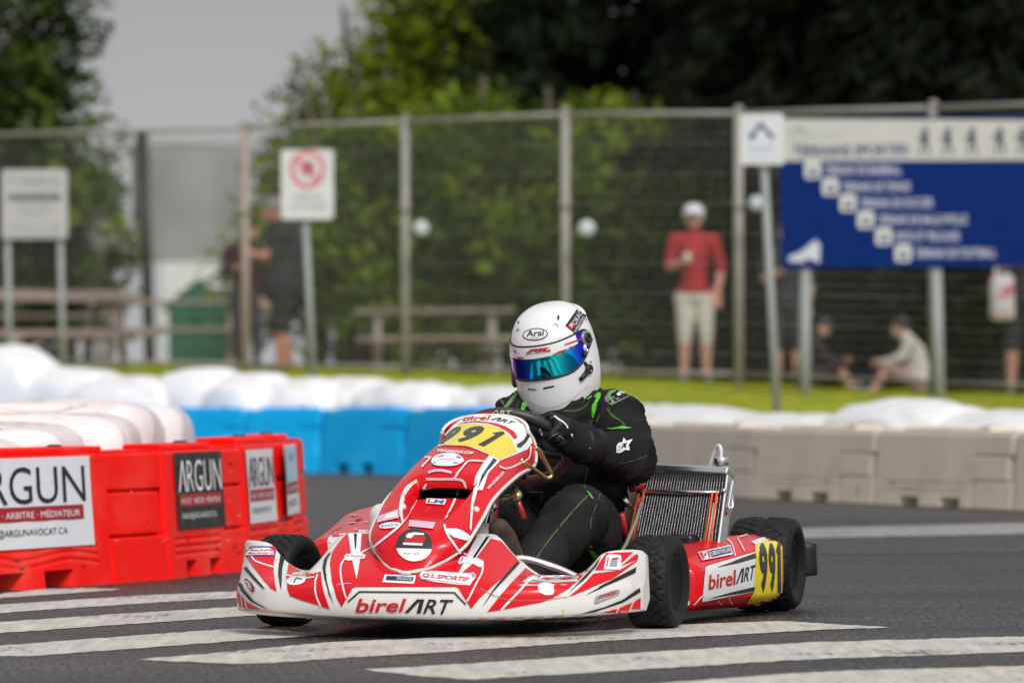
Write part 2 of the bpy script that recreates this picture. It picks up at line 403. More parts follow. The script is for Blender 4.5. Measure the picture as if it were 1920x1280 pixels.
asphalt_nodes(m_asph, (.024, .022, .022), (.12, .11, .10))
m_paint = bpy.data.materials.new('road_paint'); m_paint.use_nodes = True; asphalt_nodes(m_paint, (.05, .049, .05), (.12, .11, .10), (.57, .53, .48))
m_paint2 = bpy.data.materials.new('worn_road_paint'); m_paint2.use_nodes = True; asphalt_nodes(m_paint2, (.05, .049, .05), (.12, .11, .10), (.30, .285, .27))
m_dark_strip = bpy.data.materials.new('dark_asphalt'); m_dark_strip.use_nodes = True; asphalt_nodes(m_dark_strip, (.028, .028, .031), (.05, .05, .05))
m_grass = mat('grass', (.20, .25, .012), .95, var=.5, vscale=1.2, col2=(.36, .36, .03), c2=(.45, .6), c2scale=5, bump=.8, bscale=90, spec=.1)
mb = MB(); mb.poly([(-400, -40, -.012), (400, -40, -.012), (400, 700, -.012), (-400, 700, -.012)], mat('far_ground', (.09, .11, .03), .95, var=.3, vscale=.05)); tag(mb.build('ground'), kind='structure')
mb = MB(); xs = [-12, -9, -6.5, -5, -3.9, -3, -2.3, -1.56, -1.1, -.75, -.3, .2, .7, 1.25, 1.8, 2.49, 3.2, 4.5, 6.5, 8, 11]
mb.loft([[(x, 2, 0), (x, bar_y(max(-8, min(6.5, x))) * .5, 0), (x, bar_y(max(-8, min(6.5, x))) + .65, 0)] for x in xs], m_asph, smooth=False)
tag(mb.build('road'), kind='structure')
mb = MB(); rows = []
for i in range(121):
    x = -18 + 36 * i / 120; xc = max(-8, min(6.5, x)); b = bar_y(xc); rows.append([])
    for j in range(64):
        y = b + .55 + (95 - b) * (j / 63) ** 1.5
        rows[-1].append((x, y, bank_z(xc, y) + (noise.noise(Vector((x * 2, y * .8, 0))) * .03 if j > 2 else 0)))
mb.loft(rows, m_grass); tag(mb.build('grass_bank'), kind='structure')

# painted hatching, each stripe one marking
def marking(px, z=.0018, m=None, name='road_marking'):
    pts = [gnd(x, y) for x, y in px]; out = []
    for i, p in enumerate(pts):
        q = pts[(i + 1) % len(pts)]; n = max(1, int((q - p).length / .03))
        for k in range(n):
            s = p.lerp(q, k / n); j = .011; out.append((s.x + random.uniform(-j, j) * .5, s.y + random.uniform(-j, j) * 1.6, z))
    mb = MB(); tri = tessellate_polygon([[Vector(p) for p in out]]); mb.add(out, [tuple(t) for t in tri], m or m_paint, False)
    tag(mb.build(name), kind='structure')
marking([(-160, 1134), (0, 1113.5), (80, 1104.5), (170, 1102.5), (230, 1105.3), (120, 1113), (0, 1121.5), (-160, 1138)])
marking([(-200, 1156), (0, 1133.7), (120, 1126), (250, 1117.5), (445, 1108.7), (640, 1103), (760, 1103), (610, 1113), (445, 1121), (250, 1132.5), (120, 1141), (0, 1149.5), (-200, 1171)])
marking([(-200, 1187), (0, 1166.2), (240, 1150), (475, 1136), (700, 1126), (840, 1126), (680, 1142), (475, 1154), (240, 1170.5), (0, 1187), (-200, 1208)])
marking([(-120, 1220), (0, 1210.5), (240, 1192.5), (440, 1178), (520, 1181), (615, 1190.5), (530, 1196), (440, 1202), (240, 1217), (50, 1231), (0, 1230.5), (-120, 1232)])
marking([(257, 1236.5), (360, 1228), (480, 1217.5), (607, 1205), (840, 1195), (1010, 1188), (1148, 1181.5), (1270, 1171), (1470, 1164.5), (1671, 1176.5), (1551, 1180.5), (1370, 1190.6), (1150, 1201), (840, 1222), (607, 1236.5), (480, 1245), (437, 1245.5)])
marking([(682, 1256), (900, 1243), (1150, 1226.7), (1511, 1204.6), (1912, 1193.4), (2100, 1188), (2100, 1208), (1912, 1222.7), (1511, 1236.7), (1150, 1258.7), (886, 1274.5), (780, 1267)])
marking([(900, 1310), (1150, 1287), (1250, 1280), (1551, 1258.7), (1920, 1248.7), (2100, 1244), (2100, 1285), (1500, 1330), (1000, 1350)])
marking([(1380, 994), (1520, 990), (1920, 980), (2050, 977), (2050, 998), (1920, 1001), (1500, 1009), (1390, 1008)], m=m_paint2)
marking([(1395, 1013), (1500, 1011), (1920, 1004), (2050, 1003), (2050, 1032), (1920, 1036), (1600, 1040), (1400, 1036)], m=m_dark_strip, name='dark_road_strip')  # strip of darker asphalt colour across the far road

# ------------------------------------------------------------------ water-filled barriers
def barrier_mb(L, H, wb, wt, m, waves=False, nx=110, nz=48, notch=True, marks=False):
    """front is a height field along x (0..L), z (0..H); grooves, coupling pockets and fork holes are real recesses"""
    mb = MB()
    def dep(x, z):
        d = 0.0; u = x / L; v = z / H
        if notch:                                    # coupling tongue reaching over the joint, shadow gap round it
            if u > .965 and .335 < v < .70: d += .030
            if u > .72 and (.68 < v < .70 or .335 < v < .355): d += .022
            if .715 < u < .728 and v < .345: d += .012
            if u > .982 and v > .69: d += .010
            if u < .012: d += .006
        if .165 < v < .345 and .08 < u < .66:
            k = (v - .17 - (.022 * sin(u * 15) if waves else 0)) / .058
            if 0 < k < 3: d += .008 * max(0, 1 - abs((k % 1) - .2) / .2)
        if v < .115:
            for c in ((.24, .47) if waves else (.27, .57)):
                hw = .065
                if abs(u - c) < hw: d += .22
        return d
    xs_ = [L * i / nx for i in range(nx + 1)]; zs = [H * j / nz for j in range(nz + 1)]
    rows = []
    for x in xs_:
        r = []
        for z in zs:
            e = 0
            ez = H - z
            if ez < .02: e += (.02 - sqrt(max(0, .02**2 - (.02 - ez)**2)))
            ex = min(x, L - x)
            if ex < .015: e += .015 - sqrt(max(0, .015**2 - (.015 - ex)**2))
            r.append((x, -lerp(wb, wt, (z / H) ** .8) / 2 + dep(x, z) + e, z))
        rows.append(r)
    mb.loft(rows[::-1], m, smooth=True)
    def side(x):
        f = [p for p in (rows[0] if x == 0 else rows[-1])]; b = [(x, -p[1], p[2]) for p in f]; n = len(f)
        mb.add(f + b, [(i, i + 1, n + i + 1, n + i) if x else (i + 1, i, n + i, n + i + 1) for i in range(n - 1)], m, False)
    side(0); side(L)
    t = wt / 2 - .006
    mb.add([(0.012, -t, H - .001), (L - .012, -t, H - .001), (L - .012, t, H - .001), (0.012, t, H - .001)], [(0, 1, 2, 3)], m, False)
    mb.add([(0, wb / 2, 0), (L, wb / 2, 0), (L, t, H), (0, t, H)], [(1, 0, 3, 2)], m, False)
    # raised rim and filler caps on the top
    mb.rbox((L * .45, 0, H + .008), (L * .62, wt * .62, .02), .008, m)
    return mb
m_bred = mat('barrier_red', (.93, .004, .001), .45, var=.05, vscale=3, col2=(.88, .07, .05), c2=(.5, .8), c2scale=4, spec=.2)
m_bblu = mat('barrier_blue', (.001, .44, .90), .55, var=.06, vscale=2, spec=.2, col2=(.02, .50, .92), c2=(.5, .8), c2scale=3)
m_bbei = mat('barrier_beige', (.74, .65, .525), .6, var=.08, vscale=2, col2=(.62, .54, .43), c2=(.5, .8), c2scale=3)
m_cap = mat('filler_cap', (.012, .012, .012), .5)
def barrier(name, p, q, H, m, label, group, waves=False, wb=.30, wt=.24, nx=110, nz=48, notch=True):
    d = q - p; L_ = d.length; rz = atan2(d.y, d.x)
    e = empty(name, p, rz, label, 'barrier', group)
    mb = barrier_mb(L_ - .006, H, wb, wt, m, waves, nx, nz, notch); mb.v = [(x, y + wb / 2, z) for x, y, z in mb.v]
    rs = random.Random(int(abs(p.x * 1000) + p.y * 10)); scm = mat('rubber_scuff', (.05, .012, .012) if m is m_bred else (.10, .10, .10), .8, var=.3); pal = mat('pale_scratch', (.85, .22, .17), .6, var=.2)
    for k in range(26 if m is m_bred else 12):                 # rubber scuffs and scratches left by karts, low on the face
        x = rs.uniform(.05, .95) * L_; z = H * rs.choice((rs.uniform(.12, .45), rs.uniform(.12, .9))); ln = rs.uniform(.008, .075); tz = rs.uniform(-.3, .25) * ln; wd_ = rs.uniform(.0012, .004)
        if (x / L_ < .70 and z / H > .30 and m is m_bred): continue
        F_ = lambda xx, zz: (xx, wb / 2 - lerp(wb, wt, (zz / H) ** .8) / 2 - .0022, zz)
        mb.add([F_(x, z), F_(x + ln * .5, z + tz * .5 - wd_), F_(x + ln, z + tz), F_(x + ln * .5, z + tz * .5 + wd_)], [(0, 1, 2, 3)], pal if (m is m_bred and rs.random() < .45) else scm, False)
    mb.build('barrier_body', e)
    mb = MB()
    mb.lathe([(.026, 0), (.026, .004), (.018, .008), (0, .008)], m_cap, 14, Matrix.Translation((L_ * .62, wb / 2, H + .0175))); mb.build('filler_cap', e)
    return e, L_
rp = [None, gnd(-84, 1116), gnd(322, 1085), gnd(468, 1068.5)]
rp.append(rp[3] + Vector((.135, .78, 0))); rp.append(rp[4] + Vector((.030, .62, 0)))
def plan_x(p, q, px):                            # how far along a barrier a photo column falls
    r = ray(px, 950); k = r.x / r.y; d = q - p; t = (k * p.y - p.x) / (d.x - k * d.y); return t * d.length
rlab = ['red barrier cut off by the left photo edge, nearest in its row', 'red barrier with wavy grooves carrying the widest white law firm banner', 'red barrier with straight grooves carrying a black law firm banner', 'red barrier seen almost end on with a tall white banner', 'farthest red barrier at the turn of the row with a pale blue sticker']
RB = []
for i in range(1, 4 + 1):
    a, b = rp[i], rp[i + 1]
    RB.append(barrier('plastic_barrier', a, b, .445 + (.012 if i > 2 else 0), m_bred, rlab[i], 'red barriers', waves=(i == 1), nx=220 if i < 3 else 120, nz=96 if i < 3 else 60))
# banners glued on the red barriers
m_ban = mat('banner_white', (.72, .72, .76), .45, var=.02); m_banb = mat('banner_black', (.008, .008, .009), .4, var=.1); m_band = mat('banner_dark_red', (.36, .006, .018), .45)
m_ink = mat('ink_black', (.012, .012, .02), .5); m_inkr = mat('ink_red', (.5, .02, .02), .5); m_inkw = mat('ink_white', (.78, .78, .8), .5)
def banner(bi, x0, x1, z0, z1, mode, wb=.30, wt=.24, H=.445):
    e, L_ = RB[bi]
    def P(x, z, o=.004): return (x, wb / 2 - lerp(wb, wt, (z / H) ** .8) / 2 - o, z)
    mb = MB(); bgm = m_banb if mode == 'black' else m_ban; ink = m_inkw if mode == 'black' else m_ink
    n = 14; rows = [[P(lerp(x0, x1, i / n), lerp(z0, z1, j / 4), .0045 + .0015 * sin(i * 1.9 + j)) for j in range(5)] for i in range(n + 1)]
    mb.loft(rows[::-1], bgm, smooth=True)
    W_, H_ = x1 - x0, z1 - z0
    def q(u0, u1, v0, v1, o=.0075): return [P(x0 + W_ * u0, z0 + H_ * v1, o), P(x0 + W_ * u1, z0 + H_ * v1, o), P(x0 + W_ * u1, z0 + H_ * v0, o), P(x0 + W_ * u0, z0 + H_ * v0, o)]
    mb.poly(q(.05, .93, .30, .46, .0068), m_band)
    if mode == 'pale': 
        mb.poly(q(.05, .95, .48, .96, .0068), mat('pale_blue_sticker', (.42, .60, .80), .4)); text_on(mb, '*', q(.3, .7, .75, .88), SBLU)
    else:
        text_on(mb, 'RGUN', q(.23, .95, .49, .90), ink, bold=-.004)
        mb.poly(q(.05, .085, .49, .90)[:0] or [P(x0 + W_ * .045, z0 + H_ * .49, .0075), P(x0 + W_ * .125, z0 + H_ * .9, .0075), P(x0 + W_ * .155, z0 + H_ * .9, .0075), P(x0 + W_ * .075, z0 + H_ * .49, .0075)], ink)
        mb.poly([P(x0 + W_ * .125, z0 + H_ * .9, .0077), P(x0 + W_ * .155, z0 + H_ * .9, .0077), P(x0 + W_ * .215, z0 + H_ * .49, .0077), P(x0 + W_ * .185, z0 + H_ * .49, .0077)][::1], ink)
        mb.poly(q(.07, .2, .59, .625), m_inkr)
    text_on(mb, 'AVOCAT · ARBITRE · MÉDIATEUR', q(.075, .90, .335, .425), m_inkw)
    text_on(mb, 'SARGUN@ARGUNAVOCAT.CA' if mode != 'pale' else 'ARGUNAVOCAT.CA', q(.08, .80, .12, .22), ink)
    o = mb.build('banner', e); return o
def bpx(i, x0, x1): return plan_x(rp[i + 1], rp[i + 2], x0), plan_x(rp[i + 1], rp[i + 2], x1)
banner(0, *bpx(0, -75, 180), .135, .432, 'white'); banner(1, *bpx(1, 339, 428), .165, .432, 'black'); banner(2, *bpx(2, 474, 524), .165, .43, 'white', H=.457); banner(3, *bpx(3, 545, 567), .18, .44, 'pale', H=.457)

# blue and beige run behind the kart
BARPTS = []
def run(pxs, name, H, m, labels, group, nx, nz):
    pts = [gnd(x, y) for x, y in pxs]; BARPTS.extend(pts)
    for i in range(len(pts) - 1):
        barrier(name, pts[i], pts[i + 1], H, m, labels[i], group, wb=.34, wt=.28, nx=nx, nz=nz)
run([(-165, 880), (-10, 881), (146, 882), (300, 883), (455, 884), (598, 885), (755, 888), (905, 892)], 'plastic_barrier', .462, m_bblu,
    ['bright blue barrier at the far left edge of the photo'] + ['bright blue barrier hidden below the piled white bales at left', 'bright blue barrier behind the topmost white bale of the red row', 'bright blue barrier just right of the white bales on the red row', 'bright blue barrier directly above the end of the red barrier row', 'bright blue barrier with two open fork holes, left of the kart nose', 'bright blue barrier partly hidden behind the yellow number panel'],
    'blue barriers', 60, 36)
run([(905, 893), (1035, 901), (1212, 917), (1410, 932.5), (1636, 943.5), (1896, 955.5), (2200, 970)], 'plastic_barrier', .392, m_bbei,
    ['beige barrier hidden behind the driver helmet', 'beige barrier hidden behind the driver shoulder', 'beige barrier behind the top of the radiator', 'beige barrier straight above the rear kart wheel', 'beige barrier under the tallest white bale at right', 'beige barrier cut off by the right photo edge'],
    'beige barriers', 110, 60)

# ------------------------------------------------------------------ white wrapped bales
m_bale = mat('bale_wrap', (.80, .79, .80), .4, var=.04, vscale=5, col2=(.55, .51, .47), c2=(.52, .82), c2scale=5, bump=.9, bscale=9)
m_balep = mat('bale_wrap_thin', (.80, .71, .71), .38, var=.05, vscale=4, col2=(.62, .50, .44), c2=(.58, .8), c2scale=5, bump=.6, bscale=9)
m_seam = mat('bale_crease_dirt', (.42, .33, .25), .8, var=.3)
def bale(p, rz, size, label, group, m=m_bale, n=26, sq=4.0, seed=0, crease=.012, name='wrapped_bale'):
    mb = MB(); rows = []; a, b, c = size[0] / 2, size[1] / 2, size[2] / 2
    for i in range(n + 1):
        t = -pi / 2 + pi * i / n; r = []
        for j in range(n * 2):
            u = 2 * pi * j / (n * 2)
            f = lambda x, e: math.copysign(abs(x) ** (2 / e), x)
            x = a * f(cos(t), sq) * f(cos(u), sq); y = b * f(cos(t), sq) * f(sin(u), sq); z = c * f(sin(t), sq)
            v = Vector((x, y, z)); d = noise.noise(v * 3.1 + Vector((seed * 3.7, 0, 0))) * .02 + abs(noise.noise(Vector((x * 2.2 + seed, y * 9, z * 2.5)))) * -crease
            v += v.normalized() * d; r.append((v.x, v.y, max(v.z + c, 0)))
        rows.append(r)
    mb.loft(rows, m, closed=True)
    if m is m_balep:
        bv = BVHTree.FromPolygons([Vector(v) for v in mb.v], mb.f)
        for q in range(4):
            y0 = lerp(-b * .8, b * .5, q / 3); pts = []
            for k in range(40):
                x = lerp(-a * .9, a * (.55 + .1 * q), k / 39); h = bv.ray_cast(Vector((x, y0 + .03 * noise.noise(Vector((x * 5, q, seed))), 3)), Vector((0, 0, -1)))[0]
                if h: pts.append(h)
            if len(pts) > 3: mb.tube(pts, [.0035 * (.3 + abs(noise.noise(Vector((i * .35, q, seed)))) * 2) for i in range(len(pts))], m_seam, 5)
    o = mb.build(name); o.location = p; o.rotation_euler = (0, 0, rz); tag(o, label, 'bale', group); return o
def on_run(px):                                  # point of the barrier line seen in photo column px
    r = ray(px, 900); k = r.x / r.y
    for i in range(len(BARPTS) - 1):
        p, q = BARPTS[i], BARPTS[i + 1]; d = q - p; den = d.x - k * d.y
        if abs(den) < 1e-6: continue
        t = (k * p.y - p.x) / den
        if -.001 <= t <= 1.001 or (i == 0 and t < 0) or (i == len(BARPTS) - 2 and t > 1): return p + d * t
def far_bale(x0, x1, yt, d, label, zb=0.0, wid=.8, sq=3.4, seed=0):
    m_ = (x1 - x0) * .05; a = on_run(x0 - m_); b = on_run(x1 + m_); dr = (b - a).normalized(); nb = Vector((-dr.y, dr.x, 0))
    m0 = (a + b) / 2; gap = (.37 + wid / 2 + (seed % 3) * .08) / max(.35, abs(dr.x)); k = 1 + gap / m0.y; c = Vector((m0.x * k, m0.y * k, 0)); c.z = at((x0 + x1) / 2, yt + 2, c.y).z
    bale((c.x, c.y, zb), atan2(dr.y, dr.x), ((b - a).length * k, wid, c.z - zb), label, L6, sq=max(2.5, sq - .5), seed=seed, crease=.06)
L6 = 'white bales behind the blue and beige barriers'
far_bale(-95, 105, 644, 39.4, 'tall white domed bale at the far left, above all its neighbours', seed=1, sq=2.7)
far_bale(20, 232, 687, 38.9, 'white bale right of the tall domed bale at far left', seed=2)
far_bale(150, 350, 703, 39.2, 'flat white bale left of the domed bale above the red row', seed=3)
far_bale(300, 470, 686, 38.8, 'domed white bale above the left end of the clear blue barrier', seed=5, sq=2.7)
far_bale(415, 540, 697, 38.9, 'white bale beside the dark clothed man and his post', seed=6)
far_bale(500, 655, 704, 38.2, 'rounded white bale below the prohibition sign post', seed=7, sq=2.8)
far_bale(612, 752, 704, 37.6, 'rounded white bale below the second fence post', seed=8, sq=2.8)
far_bale(705, 860, 713, 37.2, 'low white bale right of the second fence post', seed=9)
far_bale(785, 960, 725, 36.6, 'flat white bale left of the driver shoulder', seed=10)
far_bale(890, 1040, 719, 35.2, 'white bale mostly behind the driver helmet', seed=11)
far_bale(985, 1170, 735, 33.4, 'white bale hidden behind the driver neck', seed=12)
far_bale(1100, 1410, 755, 31.0, 'long white bale sloping down behind the driver left shoulder', seed=13)
far_bale(1340, 1650, 771, 28.8, 'long low white bale below the small post sign', seed=14)
far_bale(1600, 1825, 743, 27.4, 'big domed white bale standing above the beige barriers', seed=15, sq=2.5)
far_bale(1775, 2040, 763, 26.2, 'white domed bale at the right photo edge', seed=16, sq=2.6)
def near_bale(xr, yt, d, label, seed, ln=1.15, wd=.62):
    c = at(xr, yt, d)
    bale((c.x - ln / 2, d + .05, 0), radians(-3), (ln, wd, c.z), label, 'white bales behind the red barriers', m=m_balep, sq=6.5, seed=seed, n=54, crease=.05)
near_bale(44, 812, 17.2, 'small wrinkled white bale end just above the widest banner', 21)
near_bale(156, 790, 17.9, 'pinkish white bale second from the front of the red row', 22)
near_bale(258, 770, 18.7, 'white bale with a bluish label patch at its right end', 23)
near_bale(301, 748, 19.6, 'highest white bale of the pile with dirty creases on top', 24)
near_bale(360, 753, 20.4, 'smooth white bale at the right end of the red row pile', 25)
# ------------------------------------------------------------------ the kart (kart space: x to its left, y to its tail, z up)
kart = kroot('go_kart', (0, .4, 0), 'red and white racing kart with yellow 991 number plates, crossing the painted stripes', 'go-kart')
def mirx(tab, x): return interp(tab, abs(x))
# --- front fairing
YF = [(0, -.640), (.15, -.632), (.30, -.602), (.40, -.56), (.48, -.49), (.53, -.41), (.558, -.33), (.566, -.285)]
YT = [(0, -.29), (.16, -.32), (.25, -.36), (.45, -.36), (.52, -.32), (.566, -.245)]
ZTR = [(0, .266), (.160, .266), (.186, .253), (.218, .222), (.249, .196), (.285, .170), (.316, .154), (.35, .150), (.391, .155), (.433, .175), (.455, .197), (.474, .216), (.50, .223), (.54, .224), (.558, .219), (.566, .208)]
ZTL = [(0, .266), (.225, .270), (.248, .262), (.269, .248), (.294, .212), (.314, .185), (.331, .172), (.352, .169), (.374, .173), (.407, .192), (.428, .212), (.447, .234), (.470, .244), (.53, .247), (.555, .244), (.566, .232)]
def nose_row(x):
    yf = mirx(YF, x); yt = mirx(YT, x); zt = mirx(ZTR if x > 0 else ZTL, x); zb = .050 + .012 * (abs(x) / .585) ** 3
    e = sst(.40, .585, abs(x)); lip = .135 + .0 * e
    pr = [(yf + lerp(.16, .035, sst(.40, .56, abs(x))), zb + .004), (yf + .03, zb), (yf + .006, zb + .004), (yf, zb + .012), (yf - .002, zb + .035), (yf + .000, lip - .018), (yf + .005, lip - .004), (yf + .011 + .003 * e, lip + .001), (yf + .018 + .004 * e, lip + .006)]
    y0, z0 = pr[-1]; H = max(.02, zt - z0)
    for t in (.12, .25, .4, .55, .7, .82, .92):
        bul = .30 - .25 * e
        pr.append((lerp(y0, yt, t ** (1 + bul * .8) if True else t), z0 + H * (t ** (1 - bul * .25))))
    pr += [(yt - .006, zt - .001), (yt + .004, zt), (yt + .012, zt - .004), (yt + .015, zt - .014), (yt + .02, max(zb + .02, zt - .06)), (yt + .03, zb + .03)]
    return [(x, a, b) for a, b in pr]
XE = [-.566 + 1.132 * i / 130 for i in range(131)]
mb = MB(); rows = [nose_row(x) for x in XE]; mb.loft(rows, WHT)
for r in (rows[0], rows[-1]): 
    c = Vector((r[0][0], sum(p[1] for p in r) / len(r), sum(p[2] for p in r) / len(r))); n = len(r)
    mb.add([c] + r, [(0, i + 1, (i + 1) % n + 1) for i in range(n)], WHT, False)
S = Stick(mb); Z1 = (420, 740, 2.783); Z5 = (900, 990, 6); Z6 = (430, 990, 6.737); Z3 = (560, 900, 5.333)
S.at(*Z6)
S.p([(180, 250), (205, 222), (560, 232), (588, 262), (580, 330), (558, 450), (560, 560), (580, 700), (605, 800), (520, 752), (430, 655), (300, 482), (210, 352), (175, 312)], RED)
S.p([(745, 450), (860, 522), (960, 565), (1060, 575), (1160, 550), (1165, 640), (1190, 780), (1272, 1020), (1120, 968), (900, 902), (770, 852), (735, 760), (718, 620)], RED)
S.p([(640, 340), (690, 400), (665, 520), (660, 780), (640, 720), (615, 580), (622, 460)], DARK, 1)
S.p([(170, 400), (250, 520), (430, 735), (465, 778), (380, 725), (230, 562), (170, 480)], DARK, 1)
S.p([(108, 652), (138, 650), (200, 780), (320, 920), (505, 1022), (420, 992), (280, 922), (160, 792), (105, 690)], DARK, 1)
S.p([(103, 790), (125, 830), (210, 922), (405, 1027), (140, 990), (112, 900)], RED, 1)
S.line([(160, 850), (180, 1000)], 10, WHT, 2); S.line([(205, 900), (240, 1010)], 10, WHT, 2)
S.line([(222, 215), (290, 360), (340, 430), (560, 500)], 18, STK, 2); S.line([(718, 600), (830, 628)], 16, STK, 2); S.line([(960, 640), (1075, 620)], 14, STK, 2)
S.line([(1120, 590), (1082, 700), (1100, 850), (1160, 985)], 20, STK, 2)
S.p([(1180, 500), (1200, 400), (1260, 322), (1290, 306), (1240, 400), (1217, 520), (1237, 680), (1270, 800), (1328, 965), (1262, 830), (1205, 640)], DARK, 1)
S.p([(210, 355), (235, 300), (265, 262), (330, 243), (500, 243), (560, 298), (565, 355)], SBLU, 3, cell=5).p([(222, 346), (245, 300), (275, 275), (330, 262), (495, 262), (545, 300), (550, 345)], STK, 4, cell=5)
S.t('Beaubelle', [(290, 275), (530, 280), (525, 305), (285, 300)], SRED, 5, bold=.02); S.t('Boulevard', [(265, 312), (540, 315), (535, 338), (260, 336)], SRED, 5, bold=.02)
S.p(circle2(848, 670, 122, 56, rot=-.12), STK, 3, cell=5); S.line([(880, 640), (840, 650), (825, 700)], 14, SNAV, 4); S.line([(880, 650), (925, 655)], 14, SNAV, 4)
S.p([(1010, 690), (1040, 670), (1060, 710), (1090, 740), (1050, 760), (1040, 800), (1000, 790), (970, 760), (1000, 740)], RED, 2)
S.p([(205, 640), (240, 640), (330, 750), (320, 812), (290, 800), (203, 680)], DARK, 3).p([(215, 652), (236, 652), (318, 752), (308, 798), (288, 780), (214, 678)], SRED, 4).t('PSL', [(225, 665), (310, 760), (300, 785), (218, 690)], STK, 5, bold=.02)
S.at(*Z1)
S.p([(640, 728), (780, 726), (1000, 728), (1330, 736), (1445, 765), (1500, 828), (1545, 876), (1336, 1057), (1290, 1115), (1225, 1012), (1208, 1003), (690, 1003), (672, 1010), (615, 1106), (590, 1060), (565, 980), (553, 880), (566, 820), (600, 772)], RED)
S.p([(648, 726), (718, 726), (708, 880), (693, 962), (668, 860)], STK, 1).p([(677, 728), (694, 728), (690, 800), (684, 812)], DARK, 2)
S.p([(1322, 735), (1405, 735), (1290, 890), (1237, 935), (1226, 930)], STK, 1).p([(1370, 744), (1388, 740), (1298, 872), (1288, 868)], DARK, 2)
S.line([(768, 800), (700, 835)], 7, STK, 2); S.line([(1232, 820), (1290, 850)], 7, STK, 2)
S.line([(640, 845), (605, 895), (615, 980), (640, 1060)], 8, STK, 2); S.line([(1345, 880), (1352, 920), (1318, 985), (1270, 1075)], 8, STK, 2)
S.line([(590, 995), (640, 985), (665, 988)], 3, SPNK, 2)
S.p([(630, 838), (668, 832), (690, 825), (742, 838), (735, 860), (700, 862), (650, 872), (628, 862)], STK, 3, 1).t('JL TRUPHE', [(640, 842), (725, 846), (724, 856), (640, 854)], SNAV, 4)
S.p([(1220, 880), (1240, 845), (1262, 850), (1352, 862), (1355, 900), (1330, 905), (1300, 885), (1250, 880), (1230, 892)], STK, 3, 1).line([(1236, 876), (1248, 856)], 6, SBLU, 4)
S.p([(840, 942), (1003, 948), (992, 990), (828, 982)], STK, 3).p([(850, 950), (992, 956), (985, 978), (845, 972)], SNAV, 4).p([(905, 955), (935, 957), (930, 972), (902, 970)], SGRY, 5).t('INDUSTRIEL', [(938, 958), (985, 960), (980, 974), (935, 972)], STK, 5)
S.p([(1020, 945), (1035, 925), (1065, 928), (1085, 922), (1280, 938), (1300, 928), (1318, 950), (1290, 985), (1285, 1002), (1035, 972)], STK, 3, 1)
S.t('Q.L.SPORTIF', [(1040, 936), (1285, 958), (1275, 985), (1035, 958)], SRED, 4, bold=.03, shear=.2); S.line([(1035, 966), (1270, 992)], 3, SGRY, 4); S.p([(1288, 938), (1302, 934), (1312, 950), (1298, 962)], SGRY, 4)
S.line([(650, 1078), (708, 1027), (1204, 1032), (1262, 1092)], 8, DARK, 2, it=0)
S.t('birel', [(697, 1062), (955, 1062), (942, 1132), (687, 1134)], SRED, 3, bold=.02, shear=.12)
def lam(S_, q, m, lift=3):                                       # ART with an A that has no crossbar
    P = lambda u, v: quadmap(q, u, v)
    S_.p([P(0, 0), P(.20, 1), P(.36, 1), P(.36, 0), P(.27, 0), P(.27, .82), P(.255, .82), P(.085, 0)], m, lift)
    S_.t('RT', [P(.41, 1), P(1, 1), P(1, 0), P(.41, 0)], m, lift, bold=.012, shear=.12)
lam(S, [(962, 1064), (1200, 1068), (1180, 1145), (942, 1135)], BLK)
S.at(*Z5)
S.p([(510, 450), (600, 510), (720, 552), (850, 568), (1000, 556), (1120, 510), (1225, 462), (1110, 590), (980, 690), (820, 780), (700, 830), (430, 880), (80, 942), (230, 750)], RED)
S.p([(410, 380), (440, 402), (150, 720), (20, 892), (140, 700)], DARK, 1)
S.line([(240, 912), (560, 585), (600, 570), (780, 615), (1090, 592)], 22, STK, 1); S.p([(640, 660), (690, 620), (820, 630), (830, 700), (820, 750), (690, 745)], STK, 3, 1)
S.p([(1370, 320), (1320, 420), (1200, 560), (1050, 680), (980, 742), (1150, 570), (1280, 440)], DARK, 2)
S.p([(1420, 280), (1720, 268), (1560, 420), (1560, 470), (1380, 472), (1290, 478), (1340, 400)], RED).p([(1580, 425), (1748, 290), (1776, 305), (1772, 348)], RED)
S.p([(1275, 512), (1560, 474), (1768, 352), (1760, 372), (1500, 562), (1200, 690), (990, 772), (1150, 640)], RED)
S.p([(1385, 470), (1420, 320), (1460, 298), (1575, 310), (1585, 350), (1562, 470)], STK, 3).p([(1410, 440), (1435, 335), (1448, 335), (1425, 440)], SRED, 4).p([(1480, 345), (1550, 335), (1548, 360), (1475, 368)], SRED, 4).p([(1445, 440), (1465, 365), (1540, 370), (1530, 440)], SGRY, 4) 
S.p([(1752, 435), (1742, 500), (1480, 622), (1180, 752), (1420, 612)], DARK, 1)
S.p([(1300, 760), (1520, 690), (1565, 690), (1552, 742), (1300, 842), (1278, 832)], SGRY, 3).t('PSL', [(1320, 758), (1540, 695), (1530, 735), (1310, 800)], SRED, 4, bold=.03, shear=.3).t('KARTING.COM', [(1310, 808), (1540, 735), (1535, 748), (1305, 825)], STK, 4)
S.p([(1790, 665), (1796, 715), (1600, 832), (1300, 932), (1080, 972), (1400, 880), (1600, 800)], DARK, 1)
S.p([(1195, 986), (1540, 900), (1505, 986)], RED, 1).p([(1562, 894), (1705, 830), (1642, 980), (1527, 986)], RED, 1).p([(1730, 822), (1798, 775), (1795, 940), (1770, 972), (1657, 978)], RED, 1)
for a, b in (((0, 680), (360, 810)), ((360, 812), (980, 768))): S.line([a, ((a[0] + b[0]) / 2, (a[1] + b[1]) / 2 + 22), b], 7, mat('seam_line', (.30, .17, .13), .6), 2)
S.p([(925, 905), (940, 910), (948, 945), (930, 950)], YEL, 2)
